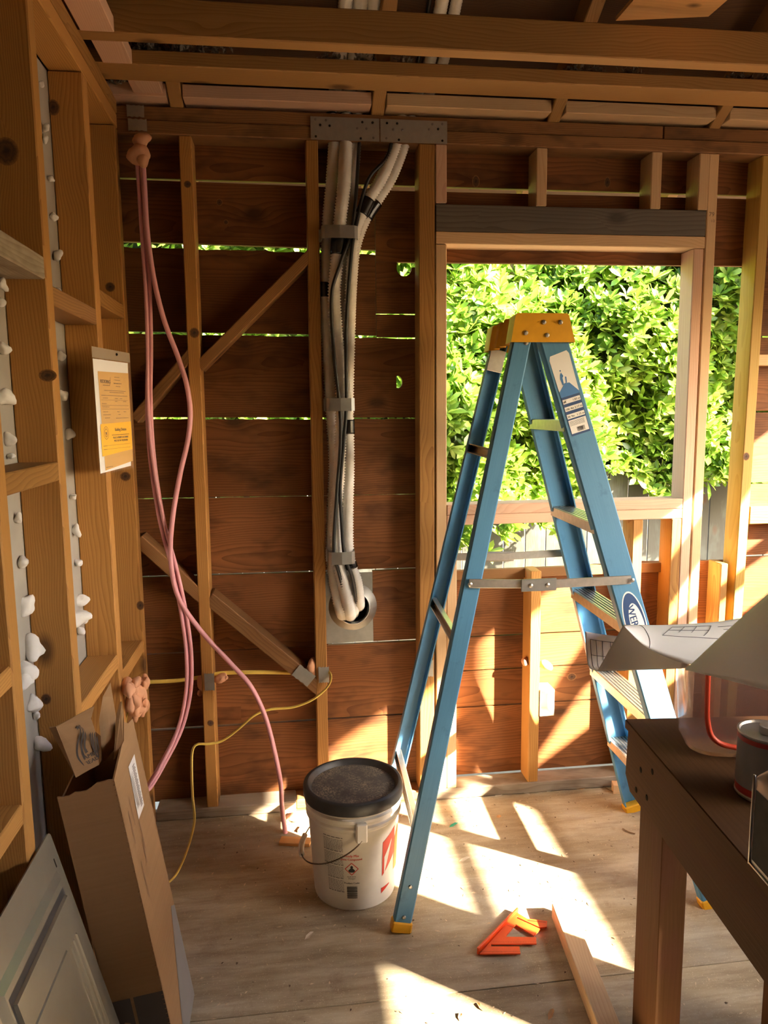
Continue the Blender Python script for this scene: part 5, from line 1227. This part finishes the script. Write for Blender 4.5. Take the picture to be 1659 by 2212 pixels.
# one leaf: base, two ribs of three, tip (length along +X)
LV = np.array([(0, 0, 0), (.32, .13, .03), (.32, 0, .0), (.32, -.13, .03), (.72, .17, .02), (.72, 0, -.02), (.72, -.17, .02), (1, 0, -.07)])
LF = [(0, 2, 1), (0, 3, 2), (1, 2, 5, 4), (2, 3, 6, 5), (4, 5, 7), (5, 6, 7)]
def surfY(x, z):
    return 1.62 + .13 * sin(2.3 * x + 1.1 * z) + .11 * sin(4.1 * z - 1.7 * x + 1) + .07 * sin(7.3 * x + 5.1 * z) + max(0, 1.5 - z) * .16
mats = []
def rosettes(N, x0, x1, z0, z1, depth, lo, hi):
    for k in range(N):
        x = rng.uniform(x0, x1); z = rng.uniform(z0, z1)
        zmin = (.70 if 1.42 < x < 2.28 else .98) + .05 * sin(3.1 * x) + .09 * sin(9.7 * x + 1)
        if z < zmin: continue
        y = surfY(x, z) + rng.uniform(0, depth)
        ax = Vector((rng.normal(0, .45), -.75 + rng.normal(0, .3), .75 + rng.normal(0, .4))).normalized()
        u_ = ax.orthogonal().normalized(); v_ = ax.cross(u_)
        nl = int(rng.integers(7, 12)); L0 = rng.uniform(lo, hi)
        for j in range(nl):
            q = j * 2.399 + rng.uniform(-.2, .2); el = rng.uniform(.15, 1.1)
            d = (u_ * cos(q) + v_ * sin(q)) * cos(el) + ax * sin(el); nn = ax - d * ax.dot(d); nn.normalize(); s_ = nn.cross(d); L = L0 * rng.uniform(.7, 1.15)
            mats.append(((x, y, z), (d, s_, nn), L))
rosettes(4000, -1.3, 4.3, .60, 3.05, .10, .075, .110)
rosettes(3150, -1.3, 4.3, .9, 3.0, .24, .07, .10)
A_ = np.array([[list(m[1][0]), list(m[1][1]), list(m[1][2])] for m in mats]); O_ = np.array([m[0] for m in mats]); S_ = np.array([m[2] for m in mats])
# the 300 leaves that show largest from the doorway side become parts of their own
cp = np.array(CAM); D = O_ - cp; dep = D @ np.array(_F); uu = 829.5 + FPX * (D @ np.array(_R)) / dep; vv = 1106 - FPX * (D @ np.array(_U)) / dep
vis = (uu > 965) & (uu < 1465) & (vv > 580) & (vv < 1075) & (O_[:, 1] < np.array([surfY(x, z) for x, _, z in O_]) + .03)
facing = np.abs(np.einsum('ij,ij->i', A_[:, 2, :], D / np.linalg.norm(D, axis=1)[:, None]))
score = np.where(vis, S_ / dep * (.3 + facing), 0); pick = np.argsort(-score)[:300]; mask = np.zeros(len(mats), bool); mask[pick] = True
lme = bpy.data.meshes.new('leaf'); lme.from_pydata([tuple(v) for v in LV], [], [list(f_) for f_ in LF]); lme.materials.append(LEAF); lme.polygons.foreach_set('use_smooth', [True] * 6)
for i in pick:
    d, s_, nn = mats[i][1]; L = mats[i][2]; o3 = mats[i][0]
    M = Matrix(((d.x * L, s_.x * L, nn.x * L, o3[0]), (d.y * L, s_.y * L, nn.y * L, o3[1]), (d.z * L, s_.z * L, nn.z * L, o3[2]), (0, 0, 0, 1)))
    link(bpy.data.objects.new('leaf', lme), hg, M)
rest = np.where(~mask)[0]
VV = (np.einsum('vk,nkj->nvj', LV, A_[rest]) * S_[rest][:, None, None] + O_[rest][:, None, :]).reshape(-1, 3)
FF = []
for i in range(len(rest)):
    b = i * 8; FF += [tuple(b + q for q in f_) for f_ in LF]
fo = mesh_obj('foliage', VV.tolist(), FF, LEAF, hg, Matrix.Identity(4), True); fo['kind'] = 'stuff'; fo['label'] = 'dense small green leaves'
# shaded inner mass and branches
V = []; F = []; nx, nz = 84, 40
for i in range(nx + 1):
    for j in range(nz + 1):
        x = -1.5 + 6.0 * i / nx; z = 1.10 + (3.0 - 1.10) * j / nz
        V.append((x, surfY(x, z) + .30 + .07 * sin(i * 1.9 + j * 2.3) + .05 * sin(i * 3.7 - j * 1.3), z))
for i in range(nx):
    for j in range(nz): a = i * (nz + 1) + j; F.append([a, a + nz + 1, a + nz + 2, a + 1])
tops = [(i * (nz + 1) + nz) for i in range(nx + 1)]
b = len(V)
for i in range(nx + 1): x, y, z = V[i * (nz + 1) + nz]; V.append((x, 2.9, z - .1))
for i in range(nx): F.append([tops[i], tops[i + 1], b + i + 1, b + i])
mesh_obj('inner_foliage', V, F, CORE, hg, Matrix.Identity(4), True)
r = random.Random(9)
for k in range(14):
    x = -.1 + k * .32 + r.uniform(-.08, .08); pth = catmull([Vector((x, 2.35, -.16)), Vector((x + r.uniform(-.1, .1), 2.2, .8)), Vector((x + r.uniform(-.25, .25), 1.95, 1.6)), Vector((x + r.uniform(-.4, .4), 1.9, 2.6))], 6)
    tube('branch', pth, lambda i, n: .022 * (1 - .7 * i / n), BARK, hg, 7)
